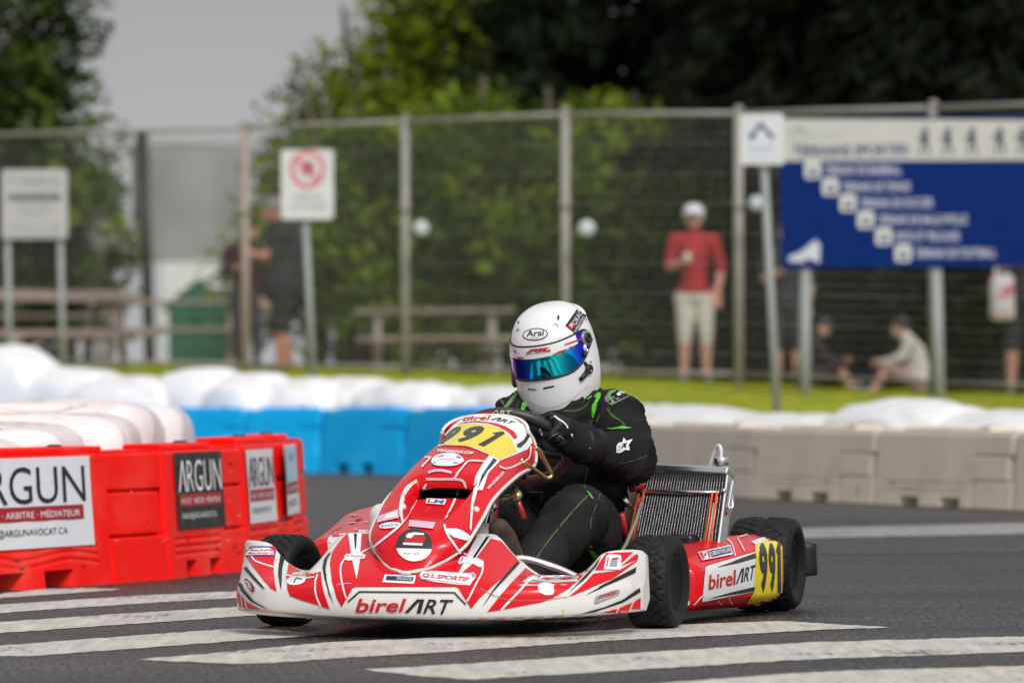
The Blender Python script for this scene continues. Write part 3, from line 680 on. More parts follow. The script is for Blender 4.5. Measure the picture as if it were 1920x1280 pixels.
# grime along the lower lip
S.at(0, 0, 1)
GRIME = mat('road_grime', (.42, .30, .20), .7, var=.3)
S.line([(460, 1141), (560, 1151), (672, 1159), (760, 1162), (880, 1161), (1000, 1158), (1190, 1151)], 4, GRIME, 1)
mb.build('front_fairing', kart)

# --- number panel
ROWS = [((-.592, .172), (.012, -.588, .173)), ((-.578, .176), (.045, -.560, .180)), ((-.565, .193), (.068, -.541, .190)), ((-.553, .216), (.102, -.500, .213)), ((-.538, .248), (.130, -.470, .242)), ((-.497, .284), (.143, -.440, .272)), ((-.412, .330), (.148, -.370, .310)), ((-.312, .376), (.150, -.292, .351))]
for cy_, cz_, ex_, ey_, xx_ in ((-.199, .440, 942, 917, .150), (-.064, .493, 974, 889, .147), (.067, .536, 1002, 872, .140), (.14, .558, 1004, 842, .138), (.178, .570, 1000, 825, .133), (.200, .579, 990, 808, .124)):
    k_ = kp(ex_, ey_, X=xx_); ROWS.append(((cy_, cz_), tuple(k_)))
def nas(s, t):                                    # s 0..len-1, t -1..1
    tabs = [[(i, r[0][0]) for i, r in enumerate(ROWS)], [(i, r[0][1]) for i, r in enumerate(ROWS)], [(i, r[1][0]) for i, r in enumerate(ROWS)], [(i, r[1][1]) for i, r in enumerate(ROWS)], [(i, r[1][2]) for i, r in enumerate(ROWS)]]
    cy, cz, ex, ey, ez = (interp(tb, s) for tb in tabs)
    a = abs(t); k = a ** 2.3
    return Vector((math.copysign(ex * sin(a * pi / 2 * .92) / sin(pi / 2 * .92), t) if a else 0, lerp(cy, ey, k), lerp(cz, ez, k)))
NS, NT = 150, 84; G = [[nas(13 * i / NS, -1 + 2 * j / NT) for j in range(NT + 1)] for i in range(NS + 1)]
def rec(s, t):                                    # the air scoop pressed into the panel
    a = abs(t - .02); hw = lerp(.30, .46, sst(4.6, 7.6, s))
    if s < 4.6 or s > 7.7: return 0
    return .046 * sst(4.6, 7.4, s) * (1 - sst(hw - .06, hw, a)) * (1 - sst(7.60, 7.68, s))
G2 = [[p.copy() for p in r] for r in G]
for i in range(1, NS):
    for j in range(1, NT):
        n = (G[i + 1][j] - G[i - 1][j]).cross(G[i][j + 1] - G[i][j - 1]).normalized()
        if n.y > 0: n = -n
        G2[i][j] = G[i][j] - n * rec(13 * i / NS, -1 + 2 * j / NT)
def hole(i, j): return 7.40 < 13 * i / NS < 7.60 and abs(-1 + 2 * j / NT - .02) < .40
mb = MB(); vs_ = [p for r in G2 for p in r]; k_ = NT + 1
mb.add(vs_, [(i * k_ + j, i * k_ + j + 1, (i + 1) * k_ + j + 1, (i + 1) * k_ + j) for i in range(NS) for j in range(NT) if not hole(i + .5, j + .5)], RED, True)
back = []                                         # the shell has a thickness
for i in range(0, NS + 1, 3): back.append([G2[i][j] + Vector((0, .010, -.010)) for j in range(0, NT + 1, 2)])
kb = len(back[0]); mb.add([p for r in back for p in r], [(i * kb + j, i * kb + j + 1, (i + 1) * kb + j + 1, (i + 1) * kb + j) for i in range(len(back) - 1) for j in range(kb - 1) if not (7.0 < 13 * i * 3 / NS < 7.9 and abs(-1 + 4 * j / NT) < .5)], DARK, True)
slot_shade = []  # black sheet behind the scoop slot, its colour stands for the shade inside
for i in range(int(6.9 * NS / 13), int(8.4 * NS / 13)):
    slot_shade.append([G[i][j] + Vector((0, .055, -.065)) for j in range(NT // 4, NT * 3 // 4 + 1)])
mb.loft(slot_shade, DARK); mb.loft([[r[-1] for r in slot_shade], [r[-1] + Vector((0, -.02, .03)) for r in slot_shade]], DARK); mb.loft([[r[0] for r in slot_shade], [r[0] + Vector((0, -.02, .03)) for r in slot_shade]], DARK)
rim = [G2[i][0] for i in range(NS, -1, -2)] + [G2[0][j] for j in range(0, NT + 1, 6)] + [G2[i][NT] for i in range(0, NS + 1, 2)]
S = Stick(mb)
mb.tube(rim, .0055, WHT, 8); mb.tube([G2[NS][j] for j in range(0, NT + 1, 2)], .005, WHT, 8)
ZB = (800, 750, 7.385); S.at(*ZB)
S.p([(110, 640), (250, 480), (330, 400), (360, 360), (450, 295), (600, 212), (800, 175), (1000, 190), (1200, 255), (1400, 385), (1500, 540), (1440, 605), (1390, 680), (1230, 752), (1005, 845), (860, 762), (700, 692), (550, 642), (240, 632), (120, 655)], STK, 0, cell=6)
S.p([(140, 632), (280, 500), (400, 385), (480, 345), (650, 333), (850, 350), (1020, 402), (1150, 520), (1245, 715), (1010, 835), (860, 750), (690, 672), (500, 640), (250, 628)], YEL, 1)
S.p([(430, 355), (520, 315), (700, 300), (950, 330), (1080, 370), (1200, 440), (1252, 520), (1205, 550), (1130, 460), (1000, 380), (850, 333), (650, 316), (500, 333)], RED, 2)
NUM = mat('number_black', (.03, .03, .033), .35, var=.1)
S.p([(905, 470), (1050, 445), (1078, 475), (795, 655), (708, 630), (955, 490), (930, 482)], NUM, 3)
def nine(S_, q, m, lift=3):
    P = lambda u, v: quadmap(q, u, v)
    out = [P(u, v) for u, v in ((.04, .06), (.62, .06), (.62, .40), (.15, .40), (.0, .52), (.0, .88), (.15, 1), (.85, 1), (1, .88), (1, .14), (.85, 0), (.04, 0))]
    # outline drawn as strokes so that the bowl stays open
    for a, b in (((.0, .08), (.85, .08)), ((.86, .0), (.86, 1)), ((.14, .92), (.9, .92)), ((.14, 1), (.14, .42)), ((.1, .48), (.9, .48))):
        w_ = .15 if a[1] == b[1] else .26
        if a[1] == b[1]: S_.p([P(a[0], a[1] - w_ / 2), P(b[0], b[1] - w_ / 2), P(b[0], b[1] + w_ / 2), P(a[0], a[1] + w_ / 2)], m, lift, cell=5)
        else: S_.p([P(a[0] - w_ / 2, a[1]), P(a[0] - w_ / 2, b[1]), P(b[0] + w_ / 2, b[1]), P(b[0] + w_ / 2, a[1])], m, lift + .2, cell=5)
S.t('9', [(600, 372), (860, 378), (600, 600), (365, 592)], NUM, 3, bold=.045); S.t('9', [(385, 380), (530, 380), (270, 605), (150, 630)], NUM, 3, bold=.045)
S.p([(1405, 430), (1432, 480), (1370, 582), (1290, 662), (1245, 662), (1240, 620), (1330, 560)], NUM, 3)
S.t('birel', [(520, 235), (895, 225), (870, 285), (500, 300)], SRED, 3, bold=.02, shear=.1); lam(S, [(940, 240), (1240, 318), (1180, 345), (885, 285)], BLK)
S.line([(1432, 640), (1415, 800), (1350, 842), (1100, 968), (1000, 925)], 20, STK, 2)
S.p([(865, 770), (1012, 845), (850, 1020), (770, 1255), (630, 1255), (680, 1050), (780, 880)], STK, 1).p([(920, 810), (970, 845), (830, 1000), (700, 1245), (760, 1050)], NUM, 2)
S.line([(0, 1085), (200, 1088), (480, 1085), (540, 1150), (540, 1260)], 34, WHT, 2); S.line([(390, 1070), (540, 885), (590, 842), (800, 856)], 22, STK, 2); S.line([(-60, 930), (60, 800), (-20, 800)], 20, STK, 2, it=0)
S.p([(60, 870), (90, 800), (180, 755), (300, 742), (420, 755), (490, 800), (525, 850), (480, 890), (380, 925), (220, 928), (110, 915)], STK, 3, 1)
S.p([(160, 800), (230, 775), (235, 790), (170, 808)], SBLU, 4).p([(415, 800), (445, 790), (480, 815), (470, 825), (420, 815)], SBLU, 4).p([(375, 875), (450, 880), (420, 893), (370, 893)], SBLU, 4).line([(170, 840), (290, 832), (400, 838)], 8, SPNK, 4).p([(98, 875), (130, 880), (128, 892), (100, 888)], SBLU, 4)
S.t('KENNEBROOK.COM', [(165, 690), (655, 725), (625, 765), (150, 725)], STK, 3, bold=.03); S.line([(30, 1015), (110, 985), (210, 985), (340, 1015)], 34, SPNK, 3)
S.t('www.birelart.com', [(815, 1215), (1035, 985), (1065, 1015), (850, 1250)], STK, 3, bold=.02)
S.at(ZR0 := 420, 740, 2.783)
S.p([(1300, 580), (1345, 420), (1420, 335), (1400, 330), (1320, 420), (1290, 560), (1280, 700), (1287, 712)], STK, 1)
S.at(*Z3)
S.line([(1035, 430), (1010, 330), (1040, 150), (1100, 60), (1180, 0)], 26, WHT, 2)
S.line([(1275, 40), (1160, 240), (1050, 440), (740, 680)], 20, STK, 2); S.line([(1615, 80), (1520, 300), (1430, 470), (1610, 725)], 20, STK, 2)
cc = [(1160 + 178 * cos(a * pi / 30) - 12 * sin(a * pi / 30) * 0, 655 + 160 * sin(a * pi / 30)) for a in range(60)]
S.p([p for p in cc], STK, 3, cell=6); S.p([(982, 680)] + [p for p in cc[30:60]] + [(1336, 690)], NUM, 4, cell=6)
S.p([(1060, 620), (1085, 570), (1160, 565), (1265, 570), (1275, 600), (1240, 640), (1150, 640)], SRED, 5).p([(1075, 570), (1100, 545), (1160, 535), (1260, 545), (1255, 560), (1160, 560), (1130, 590), (1085, 585)], STK, 6).p([(1050, 632), (1245, 642), (1242, 660), (1050, 652)], STK, 6)
S.t('K.M - K.P', [(1060, 728), (1210, 732), (1205, 748), (1058, 744)], SRED, 5)
S.p([(1285, 190), (1480, 202), (1460, 256), (1270, 242)], STK, 3).t('L', [(1300, 198), (1355, 202), (1350, 240), (1290, 236)], SRED, 4, bold=.03).t('M', [(1365, 205), (1460, 210), (1445, 248), (1350, 240)], SBLU, 4, bold=.03)
S.p([(1110, 408), (1370, 432), (1345, 495), (1100, 470)], SPNK, 3); S.p([(800, 368), (1000, 300), (1000, 385), (790, 432)], SPNK, 3).p([(880, 350), (990, 315), (985, 372), (865, 400)], STK, 4)
S.p([(808, 455), (900, 428), (1020, 430), (1010, 478), (820, 497)], STK, 3, 1).t('exabo', [(830, 450), (1000, 438), (995, 465), (828, 480)], SBLU, 4); S.p([(1468, 490), (1600, 490), (1732, 572), (1712, 606), (1560, 582), (1520, 555), (1460, 515)], STK, 3, 1)
# fixings
def bolt(mb_, p, r, m): mb_.ell(p, (r, r, r), m, 12, 8)
for (x, y, s_) in ((978, 862, 5), (984, 866, 4)):
    o, d = kray(x, y); h, n, i, dd = S.bvh.ray_cast(o, d)
    if h: bolt(mb, h - d * .004, .006, CHR)
for (x, y) in ((893, 955), (756, 950)):
    o, d = kray(x, y); h, n, i, dd = S.bvh.ray_cast(o, d)
    if h: bolt(mb, h - d * .002, .009, WHT)
mb.build('number_panel', kart)

# --- side pods
def pod(sgn):
    st = [(.205, .44, .585, .055, .150, .180, .12), (.23, .42, .600, .050, .158, .196, .14), (.35, .42, .610, .047, .166, .204, .14), (.55, .44, .635, .043, .180, .213, .13), (.72, .46, .660, .040, .192, .224, .12), (.82, .50, .676, .040, .200, .228, .10), (.878, .53, .682, .043, .204, .227, .09), (.890, .545, .680, .048, .202, .224, .09), (.895, .57, .660, .065, .19, .21, .06)]
    rows = []
    for (y, xi, xo, zb, zo, zt, fl) in st:
        sec = [(xi, zb + .02), (xi + .02, zb), (xo - .055, zb - .015), (xo - .02, zb), (xo - .004, zb + .018), (xo, zb + .05), (xo, lerp(zb, zo, .6)), (xo - .002, zo - .012), (xo - .010, zo), (xo - .05, lerp(zo, zt, .6)), (xo - fl, zt), (xi + .02, zt - .004), (xi, zt - .02)]
        q = []
        for i in range(len(sec)):
            a, b = sec[i], sec[(i + 1) % len(sec)]
            for k in range(4): q.append((a[0] + (b[0] - a[0]) * k / 4, a[1] + (b[1] - a[1]) * k / 4))
        q = chaikin(q, 1); rows.append([(sgn * a, y, b) for a, b in q])
    n = len(rows[0]); fine = []
    for i in range(len(rows) - 1):
        for k in range(5): fine.append([tuple(Vector(rows[i][j]).lerp(Vector(rows[i + 1][j]), k / 5)) for j in range(n)])
    fine.append(rows[-1]); mb = MB(); mb.loft(fine if sgn < 0 else [r[::-1] for r in fine], RED, closed=True, capends=True); return mb
mb = pod(1); S = Stick(mb); S.at(1100, 800, 3.2)
S.p([(708, 845), (730, 832), (1010, 750), (1002, 988), (690, 1046)], STK, 0).p([(985, 690), (1095, 650), (1150, 676), (1180, 690), (1100, 672), (1010, 706)], STK, 0)
S.p([(1010, 708), (1100, 672), (1180, 692), (1186, 992), (1120, 1062), (945, 1072), (1000, 990)], YEL, 1, cell=5)
for (x0, x1, k) in ((1026, 1076, '9'), (1082, 1124, '9')): S.t(k, [(x0, 702), (x1, 698), (x1 + 4, 992), (x0 + 10, 996)], NUM, 3, bold=.05)
S.p([(1129, 745), (1141, 699), (1156, 696), (1161, 990), (1138, 993), (1139, 765)], NUM, 3)
S.t('birel', [(728, 888), (888, 855), (888, 946), (724, 976)], SRED, 3, bold=.02, shear=.05); lam(S, [(900, 855), (1008, 825), (1000, 912), (888, 942)], BLK)
S.p([(775, 842), (1012, 757), (1012, 785), (900, 817)], NUM, 2).p([(720, 1030), (860, 990), (1003, 957), (1000, 984)], NUM, 2)
S.p([(665, 758), (862, 714), (874, 770), (690, 806)], STK, 3).p([(672, 762), (690, 758), (706, 798), (692, 801)], SRED, 4).p([(718, 752), (730, 749), (740, 790), (730, 793)], SRED, 4).p([(700, 770), (708, 760), (716, 768), (712, 785), (704, 783)], SRED, 4)
S.p([(735, 750), (860, 722), (866, 760), (746, 790)], SNAV, 4).t('LEBOUTHILLIER', [(742, 756), (858, 730), (862, 752), (748, 780)], STK, 5, bold=.01)
S.line([(815, 668), (870, 690), (888, 775)], 6, STK, 2); S.line([(905, 668), (930, 720), (945, 745)], 6, STK, 2); S.line([(915, 665), (1010, 632)], 6, STK, 2); S.line([(780, 1040), (810, 1062)], 5, STK, 2); S.line([(850, 1025), (870, 1060)], 5, STK, 2); S.line([(640, 1062), (690, 1010)], 5, STK, 2)
S.at(0, 0, 1); S.p([(1262, 1021), (1290, 1019), (1286, 1028), (1258, 1030)], STK, 2).t('ipone', [(1266, 1022), (1286, 1020), (1284, 1027), (1264, 1029)], SRED, 3, bold=.03)
mb.build('side_pod', kart)
mb = pod(-1); mb.v = [(a + .03, b + .02, c + .050 + .045 * max(0, b - .2)) for a, b, c in mb.v]; S = Stick(mb); S.at(560, 900, 5.333)
S.p([(290, 610), (300, 580), (480, 440), (640, 385), (690, 420), (700, 560), (300, 760)], WHT, 1).p([(285, 545), (470, 430), (600, 372), (640, 360), (645, 385), (480, 445), (300, 580)], SRED, 2).p([(140, 545), (420, 385), (520, 345), (600, 348), (465, 430), (285, 545)], mat('pod_gloss_red', (.62, .05, .06), .2, coat=1), 1)
mb.build('side_pod', kart)

# --- wheels
def wheel(k, D, W_, steer, rd, front, sgn):
    """axle along local z (outer side = +z)"""
    w = kroot('wheel', k, None, None); w.parent = kart; w.location = (k[0], k[1] - .4, k[2]); w.rotation_euler = (0, 0, 0)
    R = D / 2; hw = W_ / 2; r0 = rd / 2
    prof = [(r0, -hw * .72), (r0 + .012, -hw * .80), (lerp(r0, R, .35), -hw * .96), (lerp(r0, R, .62), -hw), (R - .016, -hw * .97), (R - .005, -hw * .86), (R - .0015, -hw * .66)]
    nt_ = 15; prof += [(R + .001 * (1 - (2 * i / nt_ - 1) ** 2), -hw * .6 + hw * 1.2 * i / nt_) for i in range(nt_ + 1)]
    prof += [(r, -z) for r, z in prof[6::-1]]
    seg = 300; vs = []; fs = []; NB = 26 if front else 30
    for i, (r, z) in enumerate(prof):
        u = abs(z) / hw
        for q in range(seg):
            a = 2 * pi * q / seg; rr = r
            if r > R - .02 and u < .98:
                ph = (a / (2 * pi) * NB + (1.55 * u ** .8 if True else 0)) % 1
                if ph < .26 and u > .06: rr -= .0048 * (1 if u < .85 else .45)
                ph2 = (a / (2 * pi) * NB * .5 - 1.2 * u + .3) % 1
                if ph2 < .10 and .15 < u < .75: rr -= .005
                if u < .05: rr -= .004
            vs.append((rr * cos(a), rr * sin(a), z))
    n = len(prof)
    for i in range(n - 1):
        for q in range(seg): fs.append((i * seg + q, i * seg + (q + 1) % seg, (i + 1) * seg + (q + 1) % seg, (i + 1) * seg + q))
    # axle -> local x, outer side towards sgn
    Mx = Matrix.Rotation(radians(steer), 4, 'Z') @ Matrix.Rotation(pi / 2 * sgn, 4, 'Y')
    T = Matrix.Translation(k) @ Mx
    tb = MB(); tb.add(vs, fs, RUB, True, T)
    rnd = random.Random(int(k[0] * 1000))
    nh = 90
    for _ in range(nh):                            # moulding hairs left on the tread
        a = rnd.uniform(0, 2 * pi); z = rnd.uniform(-hw * .9, hw * .9); l = rnd.uniform(.004, .014)
        p = Vector((R * cos(a), R * sin(a), z)); d = Vector((cos(a) + rnd.uniform(-.25, .25), sin(a) + rnd.uniform(-.25, .25), rnd.uniform(-.3, .3))).normalized()
        if (T.to_3x3() @ d).z < -.2: continue
        tb.tube([p, p + d * l], [.0007, .0003], RUB, 4, M=T)
    if front: tb.rbox((R * .90 * cos(1.0), R * .90 * sin(1.0), hw * .955), (.012, .012, .004), .001, WHT, T)
    tb.build('tyre', w)
    rb = MB(); rb.lathe([(r0 - .004, hw * .80), (r0 + .003, hw * .84), (r0 + .004, hw * .80), (r0, hw * .72), (r0 - .012, hw * .4), (r0 - .02, -hw * .1), (r0 - .035, -hw * .22), (.04, -hw * .24), (.036, hw * .2), (.024, hw * .22), (.024, hw * .3), (0, hw * .3)], RIM, 48, T)
    rb.lathe([(r0 - .004, -hw * .80), (r0 + .003, -hw * .84), (r0 + .004, -hw * .80), (r0, -hw * .72), (r0 - .012, -hw * .4), (r0 - .02, -hw * .12), (.03, -hw * .26), (0, -hw * .26)], RIM, 48, T)
    for q in range(3):
        a = 2 * pi * q / 3 + .4; rb.lathe([(.007, hw * .2), (.007, hw * .34), (0, hw * .34)], CHR, 6, T @ Matrix.Translation((.03 * cos(a), .03 * sin(a), 0)))
    for q in range(5):
        a = 2 * pi * q / 5; rb.rbox((r0 * .6 * cos(a), r0 * .6 * sin(a), -hw * .2), (.02, .02, .004), .003, RIM, T)
    rb.build('rim', w)
    return w
wheel((.53, 0, .1265), .253, .128, -2, .132, True, 1); wheel((-.53, 0, .1265), .253, .128, -9, .132, True, -1)
wheel((.592, 1.05, .1360), .272, .19, 0, .134, False, 1); wheel((-.592, 1.05, .1360), .272, .19, 0, .134, False, -1)

# --- chassis
mb = MB(); T_ = .016
for s_ in (1, -1):
    mb.tube(catmull([(s_ * .30, -.50, .07), (s_ * .31, -.2, .07), (s_ * .32, .0, .07), (s_ * .30, .2, .06), (s_ * .33, .5, .06), (s_ * .33, .9, .07), (s_ * .30, 1.15, .10)], 6), T_, FRMR, 10)
    mb.tube([(s_ * .30, 0, .08), (s_ * .42, .0, .11), (s_ * .46, 0, .127)], .014, FRMR, 10)
    mb.tube(catmull([(s_ * .33, .25, .07), (s_ * .50, .26, .08), (s_ * .52, .5, .09), (s_ * .50, .82, .09), (s_ * .33, .84, .08)], 5), .011, CHR, 8)
mb.tube([(-.32, .03, .07), (.32, .03, .07)], T_, FRMR); mb.tube([(-.33, .62, .06), (.33, .62, .06)], T_, FRMR); mb.tube([(-.3, 1.12, .1), (.3, 1.12, .1)], T_, FRMR)
mb.tube(catmull([(-.28, -.48, .08), (-.2, -.52, .13), (.2, -.52, .13), (.28, -.48, .08)], 5), .011, CHR, 8)
mb.tube([(.07, -.1, .08), (.03, .12, .24), (.0, .30, .42)], .012, FRMR, 8)
mb.build('chassis', kart)
mb = MB(); mb.rbox((0, -.12, .05), (.60, .80, .008), .002, ALU); mb.build('floor_tray', kart)
mb = MB(); mb.tube([(-.66, 1.05, .1395), (.66, 1.05, .1395)], .02, ALU, 16); mb.lathe([(.095, -.004), (.095, .004), (.03, .004), (.03, -.004)], ALU, 40, Matrix.Translation((-.22, 1.05, .1395)) @ Matrix.Rotation(pi / 2, 4, 'Y'), closed=True); mb.build('rear_axle', kart)
mb = MB(); mb.tube(catmull([(.19, -.33, .185), (.235, -.30, .20), (.32, -.27, .175), (.40, -.24, .135)], 6), .010, CHR, 10)
mb.tube([(.40, -.24, .135), (.44, -.2, .13)], .011, FRMR, 10); mb.lathe([(.012, 0), (.012, .018)], WHT, 12, Matrix.Translation((.43, -.21, .13)) @ Matrix.Rotation(pi / 2, 4, 'Y')); mb.lathe([(.014, 0), (.014, .02)], GOLD, 12, Matrix.Translation((.45, -.20, .128)) @ Matrix.Rotation(pi / 2, 4, 'Y'))
mb.build('bumper_bar', kart)
# steering column with the panel bracket
mb = MB(); mb.tube([(.0, .10, .20), (0, .40, .46)], .011, CHR, 12); mb.lathe([(.035, 0), (.035, .012)], ALU, 24, Matrix.Translation((0, .425, .475)) @ Matrix.Rotation(radians(-50), 4, 'X')); mb.build('steering_column', kart)
mb = MB(); pb = [kp(1003, 838, Y=.12), kp(1012, 846, Y=.14), kp(1022, 865, Y=.17), kp(1034, 888, Y=.20), kp(1032, 895, Y=.20), kp(1024, 896, Y=.19), kp(1002, 880, Y=.13), kp(980, 866, Y=.05)]
mb.tube(catmull(pb[:4], 5), .0062, GOLD, 10); mb.tube([pb[3], pb[4], pb[5]], .0062, GOLD, 10); mb.tube(catmull(pb[5:], 5), .0062, GOLD, 10); mb.build('panel_bracket', kart)
# steering wheel, black upper grip and worn red lower grip
WC = Vector((0, .449, .487)); WV = Vector((0, -.77, .638)); WU = Vector((1, 0, 0)); WR = .152
def wpt(a, r=WR): return WC + WU * (r * cos(a)) + WV * (r * sin(a))
mb = MB(); grip = mat('grip_red_suede', (.13, .028, .022), .9, var=.35, vscale=50, sheen=.4); gripb = mat('grip_black', (.03, .03, .033), .42, var=.15)
mb.tube([wpt(a) for a in [radians(k) for k in range(-8, 189, 4)]], .0165, gripb, 16); mb.tube([wpt(a) for a in [radians(k) for k in range(188, 353, 4)]], .0150, grip, 16)
for a in (radians(200), radians(-20), radians(270)): mb.tube([WC - WV.cross(WU) * 0 + Vector((0, .0, -.0)), wpt(a, WR - .01)], .008, gripb, 8)
n_ = WU.cross(WV); mb.lathe([(.04, 0), (.04, .008), (0, .008)], BLK, 24, Matrix.Translation(WC))
S = Stick(mb, off=.0008); S.at(800, 750, 7.385); S.t('birel', [(600, 190), (900, 150), (905, 180), (640, 205)], SRED, 1, bold=.02); S.p([(610, 195), (900, 150), (915, 160), (890, 182), (700, 200)], SRED, 0); S.t('ΛRT', [(930, 140), (1190, 140), (1165, 205), (905, 185)], mat('letter_tan', (.52, .40, .30), .6), 2, bold=.02)
mb.build('steering_wheel', kart)
# pedals, brake fittings and the fuel tank between the driver's legs
mb = MB(); mb.rbox((-.04, .10, .17), (.18, .24, .22), .035, mat('tank_plastic', (.62, .60, .55), .5, var=.08), seg=4, smooth=True); mb.lathe([(.03, 0), (.03, .03), (0, .03)], BLK, 16, Matrix.Translation((-.04, .14, .28))); mb.build('fuel_tank', kart)
mb = MB()
q0 = kp(938, 935, Y=.02); q1 = kp(975, 926, Y=.02); mb.tube([q0, q1], .007, GOLD, 10); mb.lathe([(.015, -.008), (.015, .008)], GOLD, 16, Matrix.Translation(kp(969, 928, Y=.02)) @ Matrix.Rotation(1.2, 4, 'X')); mb.tube([kp(964, 912, Y=.03), kp(966, 928, Y=.03)], .007, BLK, 10)
mb.tube([kp(968, 928, Y=.03), kp(975, 950, Y=.03), kp(984, 972, Y=.03)], .0075, FRMR, 10); mb.tube([kp(939, 900, Y=.03), kp(937, 915, Y=.03), kp(934, 930, Y=.03)], .0085, SRED, 10); mb.tube([kp(917, 930, Y=.02), kp(922, 942, Y=.02), kp(926, 953, Y=.0)], .010, ALU, 10)
mb.build('brake_pedal', kart)
# seat shell
mb = MB(); seatm = mat('seat_shell', (.24, .25, .20), .35, var=.08); rows = []
for (y, z, hw, dz) in ((.42, .075, .17, .06), (.50, .065, .185, .09), (.60, .06, .195, .15), (.70, .065, .20, .21), (.80, .10, .205, .27), (.87, .18, .205, .24), (.91, .28, .20, .16), (.94, .38, .19, .08), (.955, .44, .16, .02)):
    r = []
    for j in range(17):
        t = -1 + j / 8; a = abs(t); x = hw * math.copysign(a ** .8, t) if a else 0; lift = dz * max(0, (a - .45) / .55) ** 1.8
        r.append((.085 + x * 1.06, y - lift * .35 * (1 if z > .1 else .25), z + lift))
    rows.append(r)
mb.loft(rows, seatm); mb.loft([[(x * 1.0 + (.008 if x > .085 else -.008), y + .012, z - .012) for x, y, z in r] for r in rows], seatm); mb.tube([r[-1] for r in rows], .006, seatm, 8); mb.tube([r[0] for r in rows], .006, seatm, 8); mb.tube(rows[-1], .006, seatm, 8)
mb.build('seat', kart)
mb = MB(); mb.tube([(.30, .86, .30), (.32, .98, .09)], .011, FRMR, 8); mb.tube([kp(1165, 962, Y=.62), kp(1172, 1000, Y=.66), kp(1178, 1020, Y=.7)], .010, FRMR, 8); mb.tube([kp(1180, 914, Y=.72), kp(1206, 908, Y=.74)], .014, FRMR, 8); mb.tube([kp(1168, 935, Y=.68), kp(1178, 945, Y=.7), kp(1195, 955, Y=.74)], .009, CHR, 8); mb.build('seat_stay', kart)
# radiator beside the seat
Rb = mat('radiator_core', (.012, .012, .013), .6, var=.3); Rf = mat('radiator_fin', (.30, .30, .295), .35, metal=.9, var=.25, vscale=30)
tl, tr, br, bl = kp(1212, 884, Y=.78), kp(1360, 888, Y=.72), kp(1341, 1030, Y=.62), kp(1180, 1030, Y=.68)
rx = ((tr - tl) + (br - bl)).normalized(); rz = ((tl - bl) + (tr - br)).normalized(); rn = rx.cross(rz).normalized()
if rn.y > 0: rn = -rn
def rq(u, v, o=0): 
    a = bl * (1 - u) * (1 - v) + br * u * (1 - v) + tl * (1 - u) * v + tr * u * v; return a + rn * o
rad = kroot('radiator', tuple(rq(.5, 0)), None, None); rad.parent = kart; rad.location = (rq(.5, 0) - Vector((0, .4, 0))); rad.rotation_euler = (0, 0, 0)
mb = MB(); c8 = [rq(0, 0), rq(1, 0), rq(1, 1), rq(0, 1)]; mb.add(c8 + [p - rn * .04 for p in c8], [(0, 1, 2, 3), (7, 6, 5, 4), (0, 4, 5, 1), (1, 5, 6, 2), (2, 6, 7, 3), (3, 7, 4, 0)], Rb, False)
NF = 30; rr = random.Random(4)
for i in range(NF):
    u = (i + .5) / NF; mb.tube([rq(u + rr.uniform(-.002, .002), k / 8 * .99, .0012 + rr.uniform(0, .0008)) for k in range(9)], .0010, Rf, 5)
    for k in range(46):                              # folded cooling fins between the tubes
        v = (k + rr.random() * .6) / 46; u2 = u + .5 / NF
        if u2 < .99: mb.tube([rq(u + .12 / NF, v, .0), rq(u2 + .38 / NF, min(1, v + .012), .0)], .0006, Rf if rr.random() < .06 else Rb, 3)
mb.build('radiator_core', rad)
mb = MB()
def bar(u0, v0, u1, v1, wd, dp, m, o=0): 
    a, b = rq(u0, v0, o - .02), rq(u1, v1, o - .02); ln = (b - a).length; M = frame((a + b) / 2, b - a, rn); mb.rbox((0, 0, 0), (ln, dp, wd), .006, m, M, seg=3)
bar(-.02, 1.045, 1.03, 1.045, .026, .052, ALU); bar(1.025, 0, 1.025, 1.0, .010, .05, ALU); bar(-.015, 0, -.015, 1.0, .008, .046, ALU); bar(-.02, -.03, 1.03, -.03, .02, .05, ALU)
mb.lathe([(.018, 0), (.016, .012), (.015, .018)], ALU, 24, Matrix.Translation(rq(.90, 1.08, -.02))); mb.tube([rq(.0, .73, .012), rq(.5, .725, .014), rq(.98, .735, .012)], .0045, CHR, 10)
mb.tube([rq(1.05, .9, -.02), rq(1.10, .60, -.02), rq(1.06, .5, -.02)], .006, ALU, 8); mb.rbox((0, 0, 0), (.01, .09, .012), .003, ALU, frame(rq(1.09, .72, -.0), rn, rz)); mb.ell(rq(1.10, .55, 0), (.007, .007, .007), CHR, 12, 8); mb.ell(rq(1.03, .76, .01), (.007, .007, .007), CHR, 12, 8); mb.lathe([(.011, -.01), (.011, .01)], BLK, 16, Matrix.Translation(rq(.005, .735, .01)) @ Matrix.Rotation(pi / 2, 4, 'Y'))
mb.build('radiator_tank', rad)
mb = MB(); mb.lathe([(.021, 0), (.022, .004), (.022, .020), (.019, .024), (0, .024)], ALU, 28, Matrix.Translation(rq(.90, 1.08, -.02) + Vector((0, 0, .016)))); mb.build('radiator_cap', rad)
mb = MB(); c0 = rq(.90, 1.08, -.02) + Vector((0, 0, .038)); mb.tube(catmull([c0, c0 + Vector((.0, .0, .02)), c0 + Vector((-.008, .01, .033)), c0 + Vector((-.022, .02, .022)), c0 + Vector((-.035, .03, -.008)), c0 + Vector((-.045, .04, -.04))], 6), .0052, mat('hose_white', (.70, .70, .72), .4), 10); mb.build('overflow_hose', rad)
for us in ((-.005, -.02), (.055, .03), (.90, .885), (.955, .945)):
    mb = MB(); mb.tube([rq(us[0] if us[0] < .5 else us[0] - .0, .75, .014), rq((us[0] + us[1]) / 2, .4, .010), rq(us[1], 0, .010)], .0035, ORA, 8); mb.build('rubber_band', rad)
